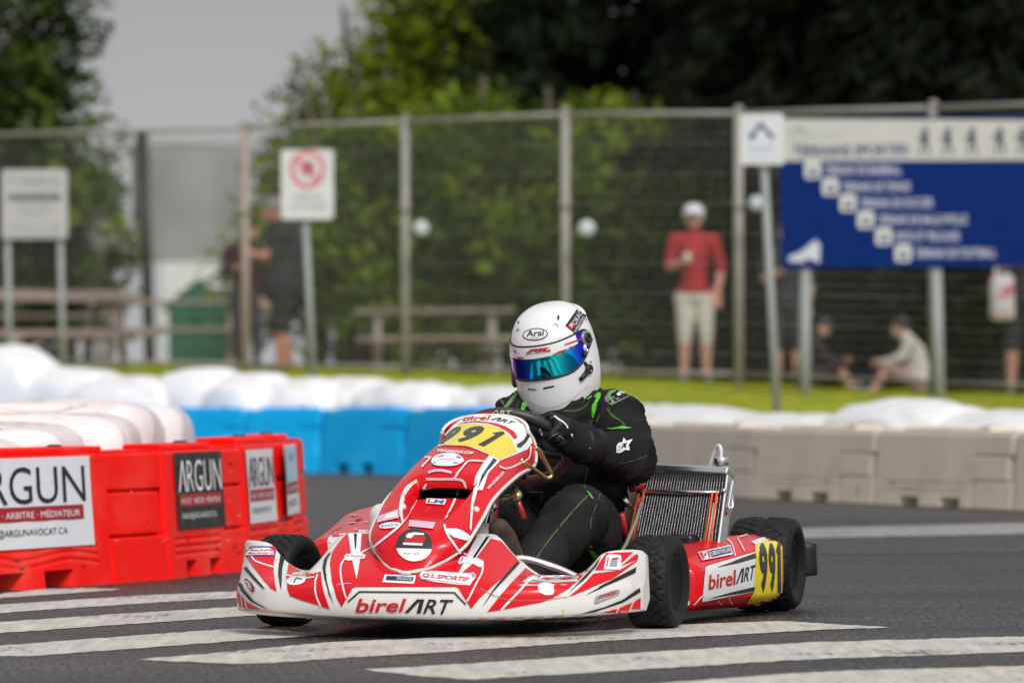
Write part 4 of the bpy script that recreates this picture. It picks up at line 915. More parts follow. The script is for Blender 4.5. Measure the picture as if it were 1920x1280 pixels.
mb = MB(); mb.tube([rq(.93, .6, .004), rq(.92, .0, .004)], .006, mat('hose_teal', (.45, .60, .60), .4), 10); mb.rbox(tuple(kp(1270, 1012, Y=.62)), (.11, .10, .03), .008, BLK); mb.rbox(tuple(kp(1232, 1012, Y=.55)), (.10, .03, .022), .005, BLK); mb.tube([kp(1212, 1008, Y=.55), kp(1236, 1009, Y=.55)], .004, WHT, 8)
mb.build('radiator_hose', rad)
# rear bumper
mb = MB(); rows = []
for x in [-.70 + 1.40 * i / 40 for i in range(41)]:
    e = sst(.60, .70, abs(x)); r = []
    z0, z1 = .080 + .016 * e, .205 - .016 * e; y0, y1 = 1.205 + .02 * e, 1.27 - .02 * e
    cz, cy, hz, hy = (z0 + z1) / 2, (y0 + y1) / 2, (z1 - z0) / 2, (y1 - y0) / 2
    for k in range(24):
        a = 2 * pi * k / 24; f = lambda q: math.copysign(abs(q) ** .4, q); r.append((x, cy + hy * f(cos(a)), cz + hz * f(sin(a))))
    rows.append(r)
mb.loft(rows, DARK, closed=True, capends=True); mb.build('rear_bumper', kart)
# engine block, chain guard and air box on the driver's right
mb = MB(); mb.rbox((-.36, .72, .17), (.16, .20, .14), .02, ALU, seg=3); 
for k in range(7): mb.rbox((-.36, .66, .25 + k * .012), (.13, .13, .005), .002, ALU)
mb.rbox((-.36, .66, .35), (.08, .08, .03), .01, BLK); mb.tube(catmull([(-.36, .60, .22), (-.42, .52, .16), (-.45, .7, .12), (-.42, 1.0, .16)], 6), .03, mat('exhaust_steel', (.35, .3, .26), .4, metal=.9), 12); mb.build('engine', kart)
mb = MB(); mb.tube(catmull([kp(690, 1000, Y=.22), kp(693, 975, Y=.23), kp(700, 955, Y=.24), kp(714, 945, Y=.25), kp(735, 942, Y=.26)], 6), [.012] * 25, WHT, 10) if False else mb.rbox((-.325, .33, .268), (.085, .22, .13), .035, WHT, seg=5, smooth=True); mb.build('intake_box', kart)
# ------------------------------------------------------------------ the driver
drv = kroot('person', (.08, .70, .07), 'kart driver in black race suit and white helmet with mirrored visor, gripping the wheel', 'person')
SUIT = mat('suit_black', (.009, .0085, .0095), .8, var=.35, vscale=9, spec=.25, bump=.7, bscale=24, col2=(.030, .028, .027), c2=(.5, .8), c2scale=6)
GLV = mat('glove_black', (.006, .006, .007), .6, var=.3, vscale=20, bump=.3, bscale=90)
GRN = mat('suit_green', (.09, .48, .025), .55, var=.06); GRNT = mat('suit_green_thread', (.06, .12, .03), .7); SGR = mat('suit_grey', (.17, .16, .165), .7); SWH = mat('suit_white', (.72, .72, .72), .6)
shL = Vector((.238, .69, .554)); shR = Vector((-.050, .69, .560)); elL = Vector((.305, .585, .452)); wrL = Vector((.215, .435, .492)); elR = Vector((-.14, .62, .42)); wrR = Vector((-.165, .475, .468))
hL = wpt(radians(24)); hR = wpt(radians(166))
caps = [((.07, .76, .20), .135, (.09, .76, .36), .155), ((.09, .76, .36), .155, (.09, .73, .50), .150), ((.0, .73, .48), .125, (.03, .71, .540), .088), ((.17, .73, .48), .130, (.16, .71, .540), .088),
    ((.07, .72, .55), .09, (.06, .70, .64), .066), (shL, .078, (.15, .72, .565), .084), (shR, .078, (.03, .72, .568), .084),
    (shL, .080, (.285, .63, .50), .078), ((.285, .63, .50), .078, elL, .070), (elL, .071, (.265, .51, .472), .060), ((.265, .51, .472), .060, wrL, .045), (wrL, .045, hL + Vector((.028, .015, .003)), .036),
    (shR, .074, (-.10, .645, .50), .074), ((-.10, .645, .50), .072, elR, .064), (elR, .064, (-.155, .54, .44), .054), ((-.155, .54, .44), .054, wrR, .043), (wrR, .043, hR + Vector((-.02, .015, .003)), .036),
    ((.14, .70, .165), .120, (.185, .52, .265), .105), ((.185, .52, .265), .105, (.205, .395, .300), .082), ((.205, .395, .300), .080, (.20, .30, .268), .083), ((.20, .30, .268), .083, (.165, .16, .19), .076), ((.165, .16, .19), .076, (.14, .02, .11), .052),
    ((-.01, .70, .165), .115, (-.07, .52, .26), .10), ((-.07, .52, .26), .10, (-.11, .38, .30), .080), ((-.11, .38, .30), .080, (-.12, .2, .20), .072), ((-.12, .2, .20), .072, (-.12, .02, .11), .050)]
caps = caps[:4] + [caps[4]] + [(a, ra * .93, b, rb * .93) for a, ra, b, rb in caps[5:]]
V, F = blob(caps, .0090, 4)
N = vnormals(V, F)
def seg_t(p, a, b):
    t = max(0, min(1, (p - a).dot(b - a) / (b - a).length_squared)); return t, (p - (a + (b - a) * t)).length
limbs = [(shL, elL, 9), (elL, wrL, 11), (shR, elR, 9), (elR, wrR, 10), (Vector((.14, .70, .165)), Vector((.205, .395, .30)), 7), (Vector((.205, .395, .30)), Vector((.14, .02, .11)), 9), (Vector((.09, .76, .2)), Vector((.09, .73, .55)), 8)]
for i, p in enumerate(V):
    best = min(limbs, key=lambda l: seg_t(p, l[0], l[1])[1]); ax = (best[1] - best[0]).normalized(); t, d = seg_t(p, best[0], best[1])
    u = p.dot(ax); q = p - ax * u                              # cloth folds run round the limb, slightly slanted and uneven
    s = noise.noise(Vector((u * 26 + q.x * 9, q.y * 7, q.z * 7 + best[2]))) ; s2 = noise.noise(Vector((u * 11 + 5, q.x * 8 + q.z * 6, q.y * 6)))
    s3 = noise.noise(Vector((u * 55 + q.y * 14, q.x * 12 + 3, q.z * 12)))
    bend = 1 + 1.3 * max(0, 1 - min(t, 1 - t) / .28)
    V[i] = p + N[i] * ((1 - abs(s) * 2) * .0095 * bend + s2 * .007 - abs(s3) * .006)
body = MB(); body.add(V, F, SUIT, True)
S = Stick(body, off=.0015); ZD = (880, 760, 3.555); S.at(*ZD)
# seams, logos and shoulder patches on the suit
S.line([(920, 25), (945, 70), (1000, 95), (1040, 135)], 7, GRNT); S.line([(790, 400), (775, 480), (765, 545)], 6, GRNT); S.line([(870, 60), (850, 110)], 5, GRNT)
S.p([(925, 155), (1000, 145), (1020, 138), (1080, 150), (1040, 158), (960, 160)], GRN, 2, cell=6); S.line([(920, 152), (960, 156)], 5, GRN, 2)
S.p([(820, -10), (850, -10), (838, 60), (822, 85), (815, 60)], GRN, 2, cell=5); S.line([(620, 40), (700, 45), (760, 20), (790, -15)], 4, GRNT)
S.line([(800, 590), (700, 690), (560, 860), (490, 950), (445, 1020)], 9, GRNT, 2); S.p([(780, 570), (800, 580), (825, 625), (812, 622), (795, 595)], GRN, 3, cell=5)
S.p([(795, 925), (815, 930), (825, 965), (860, 1000), (835, 1020), (810, 985), (785, 940)], GRN, 2, cell=5); S.line([(1000, 385), (1100, 365), (1180, 335)], 4, GRNT)
star = [(975, 312), (978, 270), (995, 250), (1015, 248), (1028, 218), (1045, 240), (1085, 225), (1058, 265), (1065, 300), (1035, 295), (1000, 315)]
S.p(star, SWH, 3, cell=5); S.p([(1003, 290), (1015, 262), (1030, 255), (1050, 250), (1040, 265), (1044, 284), (1020, 280)], SUIT, 4, cell=5); S.line([(980, 300), (1000, 290)], 5, SUIT, 4); S.line([(985, 280), (1003, 270)], 4, SUIT, 4)
S.line([(870, 590), (800, 780), (810, 820)], 3, SGR, 1); S.line([(240, 560), (460, 580), (500, 570)], 4, SGR, 1); S.line([(490, 575), (475, 650)], 4, SGR, 1)
S.at(880, 540, 4.92)
S.p([(1245, 1020), (1290, 950), (1340, 942), (1420, 950), (1500, 985), (1430, 1020), (1310, 1080), (1262, 1050)], SGR, 1, cell=7); S.p([(1300, 965), (1345, 950), (1420, 955), (1490, 985), (1420, 1010), (1330, 1050), (1305, 1005)], SUIT, 2, cell=7)
S.line([(1345, 955), (1295, 975), (1290, 1010), (1335, 1062)], 12, GRN, 3); S.p([(1355, 985), (1390, 960), (1470, 968), (1440, 985), (1410, 980), (1380, 1005)], SWH, 4, cell=6); S.p([(1380, 985), (1400, 972), (1430, 974), (1400, 982)], SUIT, 5, cell=5)
S.p([(1085, 1030), (1130, 995), (1135, 1005), (1100, 1030)], GRN, 2, cell=5); S.p([(1150, 1010), (1180, 970), (1212, 968), (1212, 1000), (1180, 1060), (1165, 1150), (1140, 1195), (1130, 1140), (1145, 1070), (1175, 1010)], GRN, 2, cell=5)
S.line([(1150, 1180), (1120, 1260)], 6, GRNT); S.line([(1285, 1110), (1320, 1175), (1390, 1215), (1430, 1270)], 6, GRNT); S.line([(880, 1130), (960, 1130), (1060, 1110), (1110, 1040)], 5, GRNT)
S.p([(275, 1010), (440, 945), (478, 950), (350, 1110), (330, 1100)], SGR, 1, cell=6); S.p([(290, 1012), (430, 955), (440, 958), (340, 1080), (325, 1075)], SUIT, 2, cell=6); S.line([(450, 950), (330, 1100)], 12, GRN, 3); S.p([(355, 985), (385, 970), (380, 1000)], SWH, 4, cell=5).p([(365, 985), (378, 978), (376, 992)], SUIT, 5, cell=4)
S.p([(490, 1060), (510, 1050), (560, 1075), (525, 1090), (500, 1140), (472, 1130)], GRN, 2, cell=5); S.line([(440, 1100), (470, 980)], 5, GRNT)
bo = body.build('race_suit', drv)
# collar
mb = MB(); mb.lathe([(.080, -.03), (.074, .0), (.068, .035), (.060, .04)], SUIT, 28, Matrix.Translation((.065, .69, .655))); mb.build('collar', drv)
# gloves: palm, four curled fingers and a thumb closed round the rim
def glove(a, side):
    c = wpt(a); tang = (-sin(a) * WU + cos(a) * WV) * 1.0; rad_ = (cos(a) * WU + sin(a) * WV); nrm = WU.cross(WV)
    if nrm.y > 0: nrm = -nrm                      # nrm points to the front of the kart (away from the driver)
    wr = wrL if side > 0 else wrR
    palm = c + rad_ * .032 - nrm * .006
    cp = [(wr, .040, wr.lerp(palm, .5), .036), (wr.lerp(palm, .5), .036, palm, .030), (palm + tang * .028, .023, palm - tang * .026, .023), (palm + tang * .026 + nrm * .012, .019, palm - tang * .028 + nrm * .012, .019)]
    ln = [.86, 1.0, .97, .80]
    for i in range(4):
        o = tang * (.033 - .0215 * i); L_ = ln[i]
        k0 = palm + o + rad_ * .006 + nrm * .014; k1 = c + o * 1.03 + rad_ * (.020 * L_) + nrm * (.032 + .004 * L_); k2 = c + o * 1.02 - rad_ * .012 * L_ + nrm * .030; k3 = c + o - rad_ * .027 + nrm * .004; k4 = c + o - rad_ * .022 - nrm * .014 * L_
        cp += [(k0, .0118, k1, .0112), (k1, .0112, k2, .0105), (k2, .0105, k3, .0098), (k3, .0098, k4, .0088)]
    t0 = palm + tang * .034 - nrm * .008; t1 = c + tang * .052 - nrm * .022 + rad_ * .012; t2 = c + tang * .040 - nrm * .026 - rad_ * .014
    cp += [(t0, .014, t1, .012), (t1, .012, t2, .010)]
    V, F = blob(cp, .0042, 3); g = MB(); g.add(V, F, GLV, True); return g, palm, nrm, tang, rad_
g, *_ = glove(radians(24), 1)
S = Stick(g, off=.001); S.at(880, 760, 3.555)
S.line([(568, 70), (600, 95), (640, 120), (665, 170), (700, 215), (705, 245)], 10, SWH, 2); S.line([(500, 110), (540, 88), (560, 72)], 6, SGR, 2); S.line([(520, 225), (555, 200), (590, 180)], 8, SGR, 2); S.line([(595, 200), (625, 220)], 7, SGR, 2)
S.p([(458, 180), (470, 168), (476, 140), (482, 170), (492, 195), (480, 205), (476, 222), (470, 205)], SWH, 2, cell=4).p([(468, 180), (476, 172), (480, 192), (474, 196)], GLV, 3, cell=4)
g.build('glove', drv)
mb = MB(); d_ = (elL - wrL).normalized(); mb.tube([wrL - d_ * .028, wrL + d_ * .002, wrL + d_ * .035], [.046, .050, .056], GLV, 24)
S = Stick(mb, off=.001); S.at(880, 760, 3.555); S.line([(705, 175), (740, 190), (770, 215)], 14, SWH, 2); S.line([(715, 182), (765, 208)], 5, GLV, 3); S.line([(770, 215), (785, 255)], 9, SWH, 2); S.p([(775, 262), (795, 258), (808, 290), (805, 320), (785, 325), (772, 300)], SWH, 2, 1, cell=5)
mb.build('glove_cuff', drv)
g, *_ = glove(radians(166), -1); g.build('glove', drv)
# shoes
for sx, ang in ((.145, 0), (-.12, 0)):
    SH = mat('shoe_suede', (.05, .036, .026), .85, var=.5, vscale=14, col2=(.14, .10, .075), c2=(.5, .75), c2scale=10)
    h0 = Vector((sx, .03, .075)); t0 = Vector((sx - .012, -.165, .275)) if sx > 0 else Vector((sx, -.10, .28))
    V, F = blob([(h0, .036, h0.lerp(t0, .5), .042), (h0.lerp(t0, .5), .042, h0.lerp(t0, .85), .040), (h0.lerp(t0, .85), .040, t0, .030), (h0 + Vector((0, .01, .02)), .040, h0 + Vector((.0, .06, .07)), .045)], .006, 4)
    mb = MB(); mb.add(V, F, SH, True); mb.build('shoe', drv)

# helmet: one shell drawn from sections, then visor, strip, pivots and vents
hel = kroot('helmet', (.052, .70, .75), None, None); hel.parent = drv; hel.location = Vector((.052, .70, .75)) - Vector((.08, .70, .07)); hel.rotation_euler = (0, 0, 0)
HC = Vector((.052, .70, .748))
HR_ = Matrix.Rotation(radians(-7), 3, 'Z') @ Matrix.Rotation(radians(17), 3, 'X') @ Matrix.Rotation(radians(-5), 3, 'Y')
HROW = [(.152, .0, .0, .0), (.149, .036, .040, .034), (.140, .066, .074, .060), (.124, .092, .102, .082), (.100, .112, .124, .098), (.070, .127, .138, .109), (.035, .135, .144, .115), (0, .139, .146, .118), (-.035, .142, .142, .119), (-.070, .143, .132, .117), (-.100, .143, .118, .113), (-.125, .140, .102, .107), (-.145, .133, .087, .101), (-.158, .124, .078, .094), (-.163, .113, .072, .086)]
def hel_p(a, z, k=1.0):                           # a = 0 straight ahead, + towards the driver's left
    fr = interp([(-r[0], r[1]) for r in HROW], -z); bk = interp([(-r[0], r[2]) for r in HROW], -z); sd_ = interp([(-r[0], r[3]) for r in HROW], -z)
    e = 2.18; ca, sa = cos(a), sin(a)
    x = sd_ * math.copysign(abs(sa) ** (2 / e), sa); y = -(fr if ca > 0 else bk) * math.copysign(abs(ca) ** (2 / e), ca)
    return HC + HR_ @ (Vector((x, y, 0)) * k + Vector((0, 0, z * (k if z > 0 else 1))))
HWH = mat('helmet_white', (.80, .79, .80), .22, coat=.8, var=.015)
mb = MB(); zz = [.1519 * cos(pi / 2 * (i / 30) ** 1.0) for i in range(31)] ; zz = [.1518 * cos(pi * .5 * i / 26) for i in range(27)] + [-.163 * i / 24 for i in range(1, 25)]
rows = [[hel_p(2 * pi * j / 72 + .02, z) for j in range(72)] for z in zz]
mb.loft(rows, HWH, closed=True)
mb.tube([hel_p(2 * pi * j / 72, -.1625) for j in range(72)], .006, HWH, 8, closed=True); mb.loft([[hel_p(2 * pi * j / 72, -.160, .97) for j in range(72)], [hel_p(2 * pi * j / 72, -.11, .80) for j in range(72)]], DARK, closed=True)
# raised rear spoiler and brow vents
mb.tube([hel_p(radians(a), .075 + .045 * cos(radians(a - 180)) , 1.0) for a in range(105, 256, 5)], .006, HWH, 8)
S = Stick(mb, off=.0006); S.at(880, 540, 4.92)
def arai(): 
    S.p(circle2(610, 428, 116, 56, rot=-.08), BLK, 2, cell=6); S.p(circle2(610, 428, 106, 47, rot=-.08), HWH, 3, cell=6)
    S.t('Arai', [(525, 395), (690, 383), (695, 440), (530, 452)], BLK, 4, bold=.02, shear=.15); S.t('HELMET', [(565, 462), (650, 452), (650, 460), (565, 470)], BLK, 4)
arai()
S.p([(988, 198), (1082, 255), (980, 425), (884, 348)], BLK, 2); S.p([(935, 312), (975, 348), (940, 385), (905, 352)], SRED, 3); S.t('R', [(936, 322), (962, 347), (940, 374), (914, 350)], STK, 4)
S.t('ORAC', [(1005, 205), (1038, 240), (978, 345), (940, 318)][3:] + [(1005, 208), (1040, 235), (978, 348)] , STK, 4, bold=-.005)
S.t('INTERNATIONAL', [(958, 400), (1045, 255), (1066, 270), (975, 412)], STK, 4)
S.p([(820, 250), (832, 255), (828, 295), (812, 300), (808, 270)], BLK, 2, 1, cell=4); S.p([(755, 355), (790, 325), (818, 335), (825, 378), (800, 345), (780, 345)], SGRY, 2, cell=4); S.p([(448, 365), (475, 392), (452, 388), (440, 410), (437, 385)], SGRY, 2, cell=4)
S.p([(543, 924), (620, 930), (624, 938), (545, 938)], BLK, 2, cell=5); S.p([(684, 915), (782, 896), (784, 908), (686, 930)], BLK, 2, cell=5); S.p(circle2(1117, 681, 8), BLK, 2, cell=5); S.p(circle2(455, 318, 7, 12), BLK, 2, cell=5)
S.line([(545, 1040), (700, 1120), (900, 1060), (1100, 900)], 3, SGRY, 1)
for (x, y, r_) in ((1165, 602, .003), (1190, 350, .003), (1242, 572, .003)):
    o, d = kray(880 + x / 4.92, 540 + y / 4.92); h, n, i, dd = S.bvh.ray_cast(o, d)
    if h: mb.ell(h, (r_, r_, r_), HWH, 8, 6)
mb.build('helmet_shell', hel)
# mirrored visor wrapped over the eye opening
vm = bpy.data.materials.new('visor_mirror'); vm.use_nodes = True; t = vm.node_tree; b = t.nodes['Principled BSDF']
b.inputs['Metallic'].default_value = 1; b.inputs['Roughness'].default_value = .06
tc = t.nodes.new('ShaderNodeTexCoord'); lw = t.nodes.new('ShaderNodeLayerWeight'); lw.inputs['Blend'].default_value = .42; cr = t.nodes.new('ShaderNodeValToRGB')
e = cr.color_ramp.elements; e[0].position = 0.0; e[0].color = (.02, .66, .70, 1); e[1].position = 1; e[1].color = (.12, .01, .20, 1)
for p_, c_ in ((.07, (.01, .58, .90, 1)), (.15, (.01, .30, .98, 1)), (.26, (.02, .05, .90, 1)), (.46, (.02, .015, .35, 1)), (.70, (.14, .01, .40, 1))): x = e.new(p_); x.color = c_
t.links.new(lw.outputs['Facing'], cr.inputs[0]); t.links.new(cr.outputs[0], b.inputs['Base Color'])
def band(a0, a1, zt, zb, k, m, n=60, nz=8):
    return [[hel_p(radians(lerp(a0, a1, i / n)), lerp(zb(lerp(a0, a1, i / n)), zt(lerp(a0, a1, i / n)), j / nz), k) for j in range(nz + 1)] for i in range(n + 1)]
VT = lambda a: interp([(0, .064), (30, .065), (55, .068), (75, .070), (88, .066), (97, .045)], abs(a)); VB = lambda a: interp([(0, -.030), (30, -.030), (50, -.026), (66, -.012), (80, .010), (97, .030)], abs(a))
mb = MB(); mb.loft(band(-97, 97, VT, VB, 1.018, vm)[::-1], vm); mb.tube([r[0] for r in band(-97, 97, VT, VB, 1.014, vm)], .0035, DARK, 8); mb.tube([r[-1] for r in band(-97, 97, VT, VB, 1.012, vm)], .0028, DARK, 8)
S = Stick(mb, off=.0006); S.at(880, 540, 4.92)
VS = mat('visor_strip', (.78, .78, .79), .3, coat=.5)
mb.loft(band(-70, 66, VT, lambda a: VT(a) - .034 + .006 * max(0, a / 66) , 1.022, VS)[::-1], VS)
S = Stick(mb, off=.0008); S.at(880, 540, 4.92)
S.t('PSL', [(545, 565), (738, 543), (755, 572), (530, 598)], SRED, 3, bold=.05, shear=.3); S.t('.COM', [(672, 578), (750, 570), (746, 588), (668, 598)], SRED, 4, bold=.03); S.t('KARTING', [(540, 600), (665, 585), (660, 598), (535, 612)], BLK, 3, bold=.02); S.line([(522, 618), (545, 590), (740, 545)], 4, BLK, 2, it=0)
S.t('birel', [(915, 538), (968, 522), (968, 545), (915, 562)], SRED, 3, bold=.03); S.t('ART', [(972, 522), (1018, 505), (1016, 530), (970, 544)], BLK, 3)
S.p([(762, 612), (830, 580), (905, 555), (880, 580), (855, 598)], SRED, 2, cell=5); S.p([(405, 572), (440, 578), (430, 592), (475, 605), (430, 598)], SRED, 2, cell=5); S.p([(440, 632), (500, 636), (520, 645), (455, 652)], SRED, 2, cell=5); S.p([(870, 518), (1030, 462), (1034, 475), (900, 522), (830, 555), (890, 525)], SRED, 2, cell=5)
mb.build('visor', hel)
for sg in (1, -1):
    mb = MB(); c = hel_p(radians(83 * sg), .044, 1.02); nx_ = (c - HC).normalized(); nx_.z *= .3; nx_ = nx_.normalized(); M = frame(c, Vector((0, 0, 1)).cross(nx_), Vector((0, 0, 1)).cross(nx_).cross(nx_) * -1); 
    M = Matrix.Translation(c) @ nx_.to_track_quat('Z', 'Y').to_matrix().to_4x4()
    mb.lathe([(.022, -.01), (.022, .006), (.019, .009), (.016, .009)], mat('pivot_grey', (.25, .27, .30), .3, metal=.3), 28, M); mb.lathe([(.016, .004), (.015, .012), (.009, .015), (.006, .012), (0, .012)], BLK, 24, M)
    c = hel_p(radians(74 * sg), -.040, 1.03); n2 = (hel_p(radians(74 * sg), -.040, 1.2) - c).normalized(); M = Matrix.Translation(c) @ n2.to_track_quat('Z', 'Y').to_matrix().to_4x4()
    mb.lathe([(.014, -.004), (.014, .004), (.01, .007), (0, .007)], BLK, 18, M); mb.tube([c, hel_p(radians(62 * sg), -.052, 1.04), hel_p(radians(56 * sg), -.058, 1.03)], [.009, .007, .006], BLK, 8); mb.ell(c + n2 * .008 + Vector((0, 0, -.006)), (.0035,) * 3, GOLD, 8, 6); mb.tube([c, hel_p(radians(69 * sg), -.016, 1.03)], .0045, BLK, 8)
    c = hel_p(radians(78 * sg), .010, 1.03); mb.ell(c, (.006, .006, .008), CHR, 10, 8); c = hel_p(radians(76 * sg), .022, 1.028); mb.ell(c, (.005, .008, .010), STK, 10, 8); mb.ell(hel_p(radians(73 * sg), .004, 1.025), (.006, .010, .010), BLK, 10, 8)
    mb.build('visor_pivot', hel)
# ------------------------------------------------------------------ fence
GALV = mat('galvanised', (.33, .31, .285), .6, metal=.15, var=.12); WIRE = mat('fence_wire', (.26, .26, .24), .6, metal=.1, var=.1); PINKW = mat('post_weathered', (.36, .29, .25), .6)
fps = [(-740, 264, 672), (-140, 257, 685), (460, 240, 700), (760, 228, 706), (1060, 215, 714), (1385, 213, 720), (1750, 203, 736), (2130, 190, 750)]
fen = empty('mesh_fence', at(760, 706, 46.8), 0, 'tall welded mesh fence on grey posts running across the park behind the bales', 'fence')
fo = fen.location.copy(); posts = []
for i, (px, yt, yb) in enumerate(fps):
    d = 2.45 * FPX / (yb - yt); d = interp([(-740, 57), (-140, 52), (460, 48.5), (760, 46.9), (1060, 45), (1385, 43.8), (1750, 42), (2130, 40)], px)
    b = at(px + (yb - yt) * 0, yb, d); t = at(px, yt, d); b.x += 0; z = b.z - .15
    posts.append((Vector((b.x, d, b.z)), Vector((t.x, d, t.z))))
for i, (b, t) in enumerate(posts):
    mb = MB(); mb.tube([b - fo - Vector((0, 0, .3)), t - fo + Vector((0, 0, .03))], .041, PINKW if i == 2 else GALV, 12); mb.lathe([(.045, 0), (.045, .02), (.02, .04), (0, .04)], GALV, 12, Matrix.Translation(t - fo + Vector((0, 0, .03))))
    k = b.lerp(t, .66); mb.lathe([(.05, -.04), (.05, .04)], GALV, 12, Matrix.Translation(k - fo)); mb.build('post', fen)
mb = MB()
for i in range(len(posts) - 1): mb.tube([posts[i][1] - fo, posts[i + 1][1] - fo], .024, GALV, 8)
mb.build('top_rail', fen)
mb = MB()
for i in range(len(posts) - 1): mb.tube([posts[i][0] - fo + Vector((0, 0, .09)), posts[i + 1][0] - fo + Vector((0, 0, .09))], .018, GALV, 8)
mb.build('bottom_rail', fen)
mb = MB()
for i in range(len(posts) - 1):
    (b0, t0), (b1, t1) = posts[i], posts[i + 1]; L_ = (b1 - b0).length
    for k in range(1, 27):
        v = k / 27; mb.tube([b0.lerp(t0, v) - fo, b1.lerp(t1, v) - fo], .0036 if k % 3 else .0054, WIRE, 3, cap=False)
    n = int(L_ / .062)
    for k in range(1, n): u = k / n; mb.tube([b0.lerp(b1, u) - fo + Vector((0, .006, .09)), t0.lerp(t1, u) - fo + Vector((0, .006, 0))], .0016, WIRE, 3, cap=False)
mb.build('wire_mesh', fen)
PLW = mat('plate_white', (.50, .55, .58), .4)
for (px, py, d, w_, lab) in ((790, 428, 46.5, .145, 'white round plate on the fence mesh beside the post left of the helmet'), (1100, 428, 44.7, .15, 'white round plate on the fence mesh above the helmet'), (1418, 381, 43.4, .13, 'white round plate on the fence behind the small post sign')):
    c = at(px, py, d); mb = MB(); mb.lathe([(0, -.006), (w_ / 2 - .003, -.006), (w_ / 2, 0), (w_ / 2 - .003, .006), (0, .006)], PLW, 24, Matrix.Rotation(pi / 2, 4, 'X')); mb.rbox((0, .01, 0), (.02, .03, .02), .004, GALV)
    o = mb.build('round_plate'); o.location = c - Vector((0, .04, 0)); tag(o, lab, 'plate', 'plates hung on the fence')

# ------------------------------------------------------------------ signs
SWHT = mat('sign_white', (.62, .62, .63), .45, var=.04); SGRW = mat('sign_grey_white', (.44, .43, .435), .5, var=.06); SBLUE = mat('sign_blue', (.0004, .018, .14), .6, spec=.1, var=.05); SINK = mat('sign_ink', (.03, .03, .06), .5); SPOST = mat('sign_post', (.30, .32, .32), .6, metal=.1, var=.1); SCRM = mat('sign_cream', (.50, .49, .48), .5, var=.04); SPRED = mat('sign_pale_red', (.62, .17, .17), .5); BLTXT = mat('sign_soft_white', (.56, .57, .66), .5)
def rrect(w_, h_, r, n=5):
    o = []
    for cx, cy, a0 in ((w_ / 2 - r, h_ / 2 - r, 0), (-w_ / 2 + r, h_ / 2 - r, 90), (-w_ / 2 + r, -h_ / 2 + r, 180), (w_ / 2 - r, -h_ / 2 + r, 270)):
        for k in range(n + 1): a = radians(a0 + 90 * k / n); o.append((cx + r * cos(a), cy + r * sin(a)))
    return o
UPR = Matrix.Rotation(pi / 2, 4, 'X')                        # local xy board -> standing, facing the camera (-y)
class Board:
    def __init__(s, x0, y0, x1, y1, d):
        a = at(x0, y0, d); b = at(x1, y1, d); s.c = Vector(((a.x + b.x) / 2, d, (a.z + b.z) / 2)); s.w = b.x - a.x; s.h = a.z - b.z; s.b = (x0, y0, x1, y1); s.l = .004
    def P(s, px, py, l=1):
        x0, y0, x1, y1 = s.b; return (s.w * ((px - x0) / (x1 - x0) - .5), s.h * (.5 - (py - y0) / (y1 - y0)), .012 + .002 * l)
    def poly(s, mb, pts, m, l=1): mb.add([s.P(x, y, l) for x, y in pts], [tuple(t) for t in tessellate_polygon([[Vector((x, y, 0)) for x, y in pts]])], m, False, UPR)
    def text(s, mb, body, x0, y0, x1, y1, m, l=2, bold=.0):
        tv, tf, _ = text_mesh(body, bold); q = [s.P(x0, y0, l), s.P(x1, y0, l), s.P(x1, y1, l), s.P(x0, y1, l)]
        mb.add([quadmap(q, u, v) for u, v in tv], tf, m, False, UPR)
def sign(name, bd, r, m, label, group, posts, draw, zoff=0):
    """posts: (px top, py top, px base, py base)"""
    base = at(posts[0][2], posts[0][3], bd.c.y + .03); e = empty(name, base, 0, label, 'sign', group)
    mb = MB(); mb.plate(rrect(bd.w, bd.h, r), -.006, .012, m, UPR); draw(mb, bd); mb.v = [tuple(Vector(v) + bd.c - base) for v in mb.v]; mb.build('sign_panel', e)
    for (a, b, c, d_) in posts:
        p0 = at(a, b, bd.c.y + .05); p1 = at(c, d_, bd.c.y + .05); mb = MB(); dirn = (p1 - p0).normalized(); mb.tube([p0 - base, p1 - base + dirn * .25], .029 if bd.w < 1 else .045, SPOST, 12); mb.rbox(tuple(p0.lerp(p1, .03) - base + Vector((0, -.02, 0))), (.08, .03, .03), .004, SPOST); mb.build('post', e)
def d1(mb, b):
    b.text(mb, 'P  RÉSERVÉ', 18, 330, 112, 348, SGRY, 2, .01); b.poly(mb, [(16, 364), (114, 364), (114, 376), (16, 376)], SINK); b.text(mb, 'PERMIS SEULEMENT', 20, 366, 110, 374, SGRW, 3)
    b.text(mb, 'EN TOUT TEMPS', 36, 384, 95, 393, SGRY); b.text(mb, 'VÉHICULES', 38, 397, 88, 405, SGRY); b.text(mb, 'REMORQUÉS', 16, 420, 112, 428, SGRY); b.text(mb, 'À VOS FRAIS', 16, 433, 112, 442, SGRY)
sign('parking_sign', Board(3, 318, 127, 447, 44), .03, SGRW, 'grey white square notice with a dark band on two posts at the left edge', None, [(14, 440, 18, 690), (113, 440, 118, 690)], d1)
def d2(mb, b):
    b.poly(mb, circle2(577, 318, 34, 36, 40), SPRED, 1); b.poly(mb, circle2(577, 318, 25, 27, 40), SWHT, 2); b.poly(mb, circle2(577, 316, 14, 15, 24), SPRED, 3); b.poly(mb, circle2(577, 315, 8, 9, 20), SINK, 4); b.poly(mb, [(553, 298), (558, 294), (601, 338), (596, 343)], SPRED, 5)
    b.text(mb, 'DÉFENSE', 550, 362, 604, 374, SGRY); b.text(mb, 'DE STATIONNER', 543, 382, 612, 392, SGRY)
sign('prohibition_sign', Board(527, 281, 626, 411, 41.5), .03, SWHT, 'white upright sign with a red ring on a single grey post before the fence', None, [(572, 400, 587, 705)], d2)
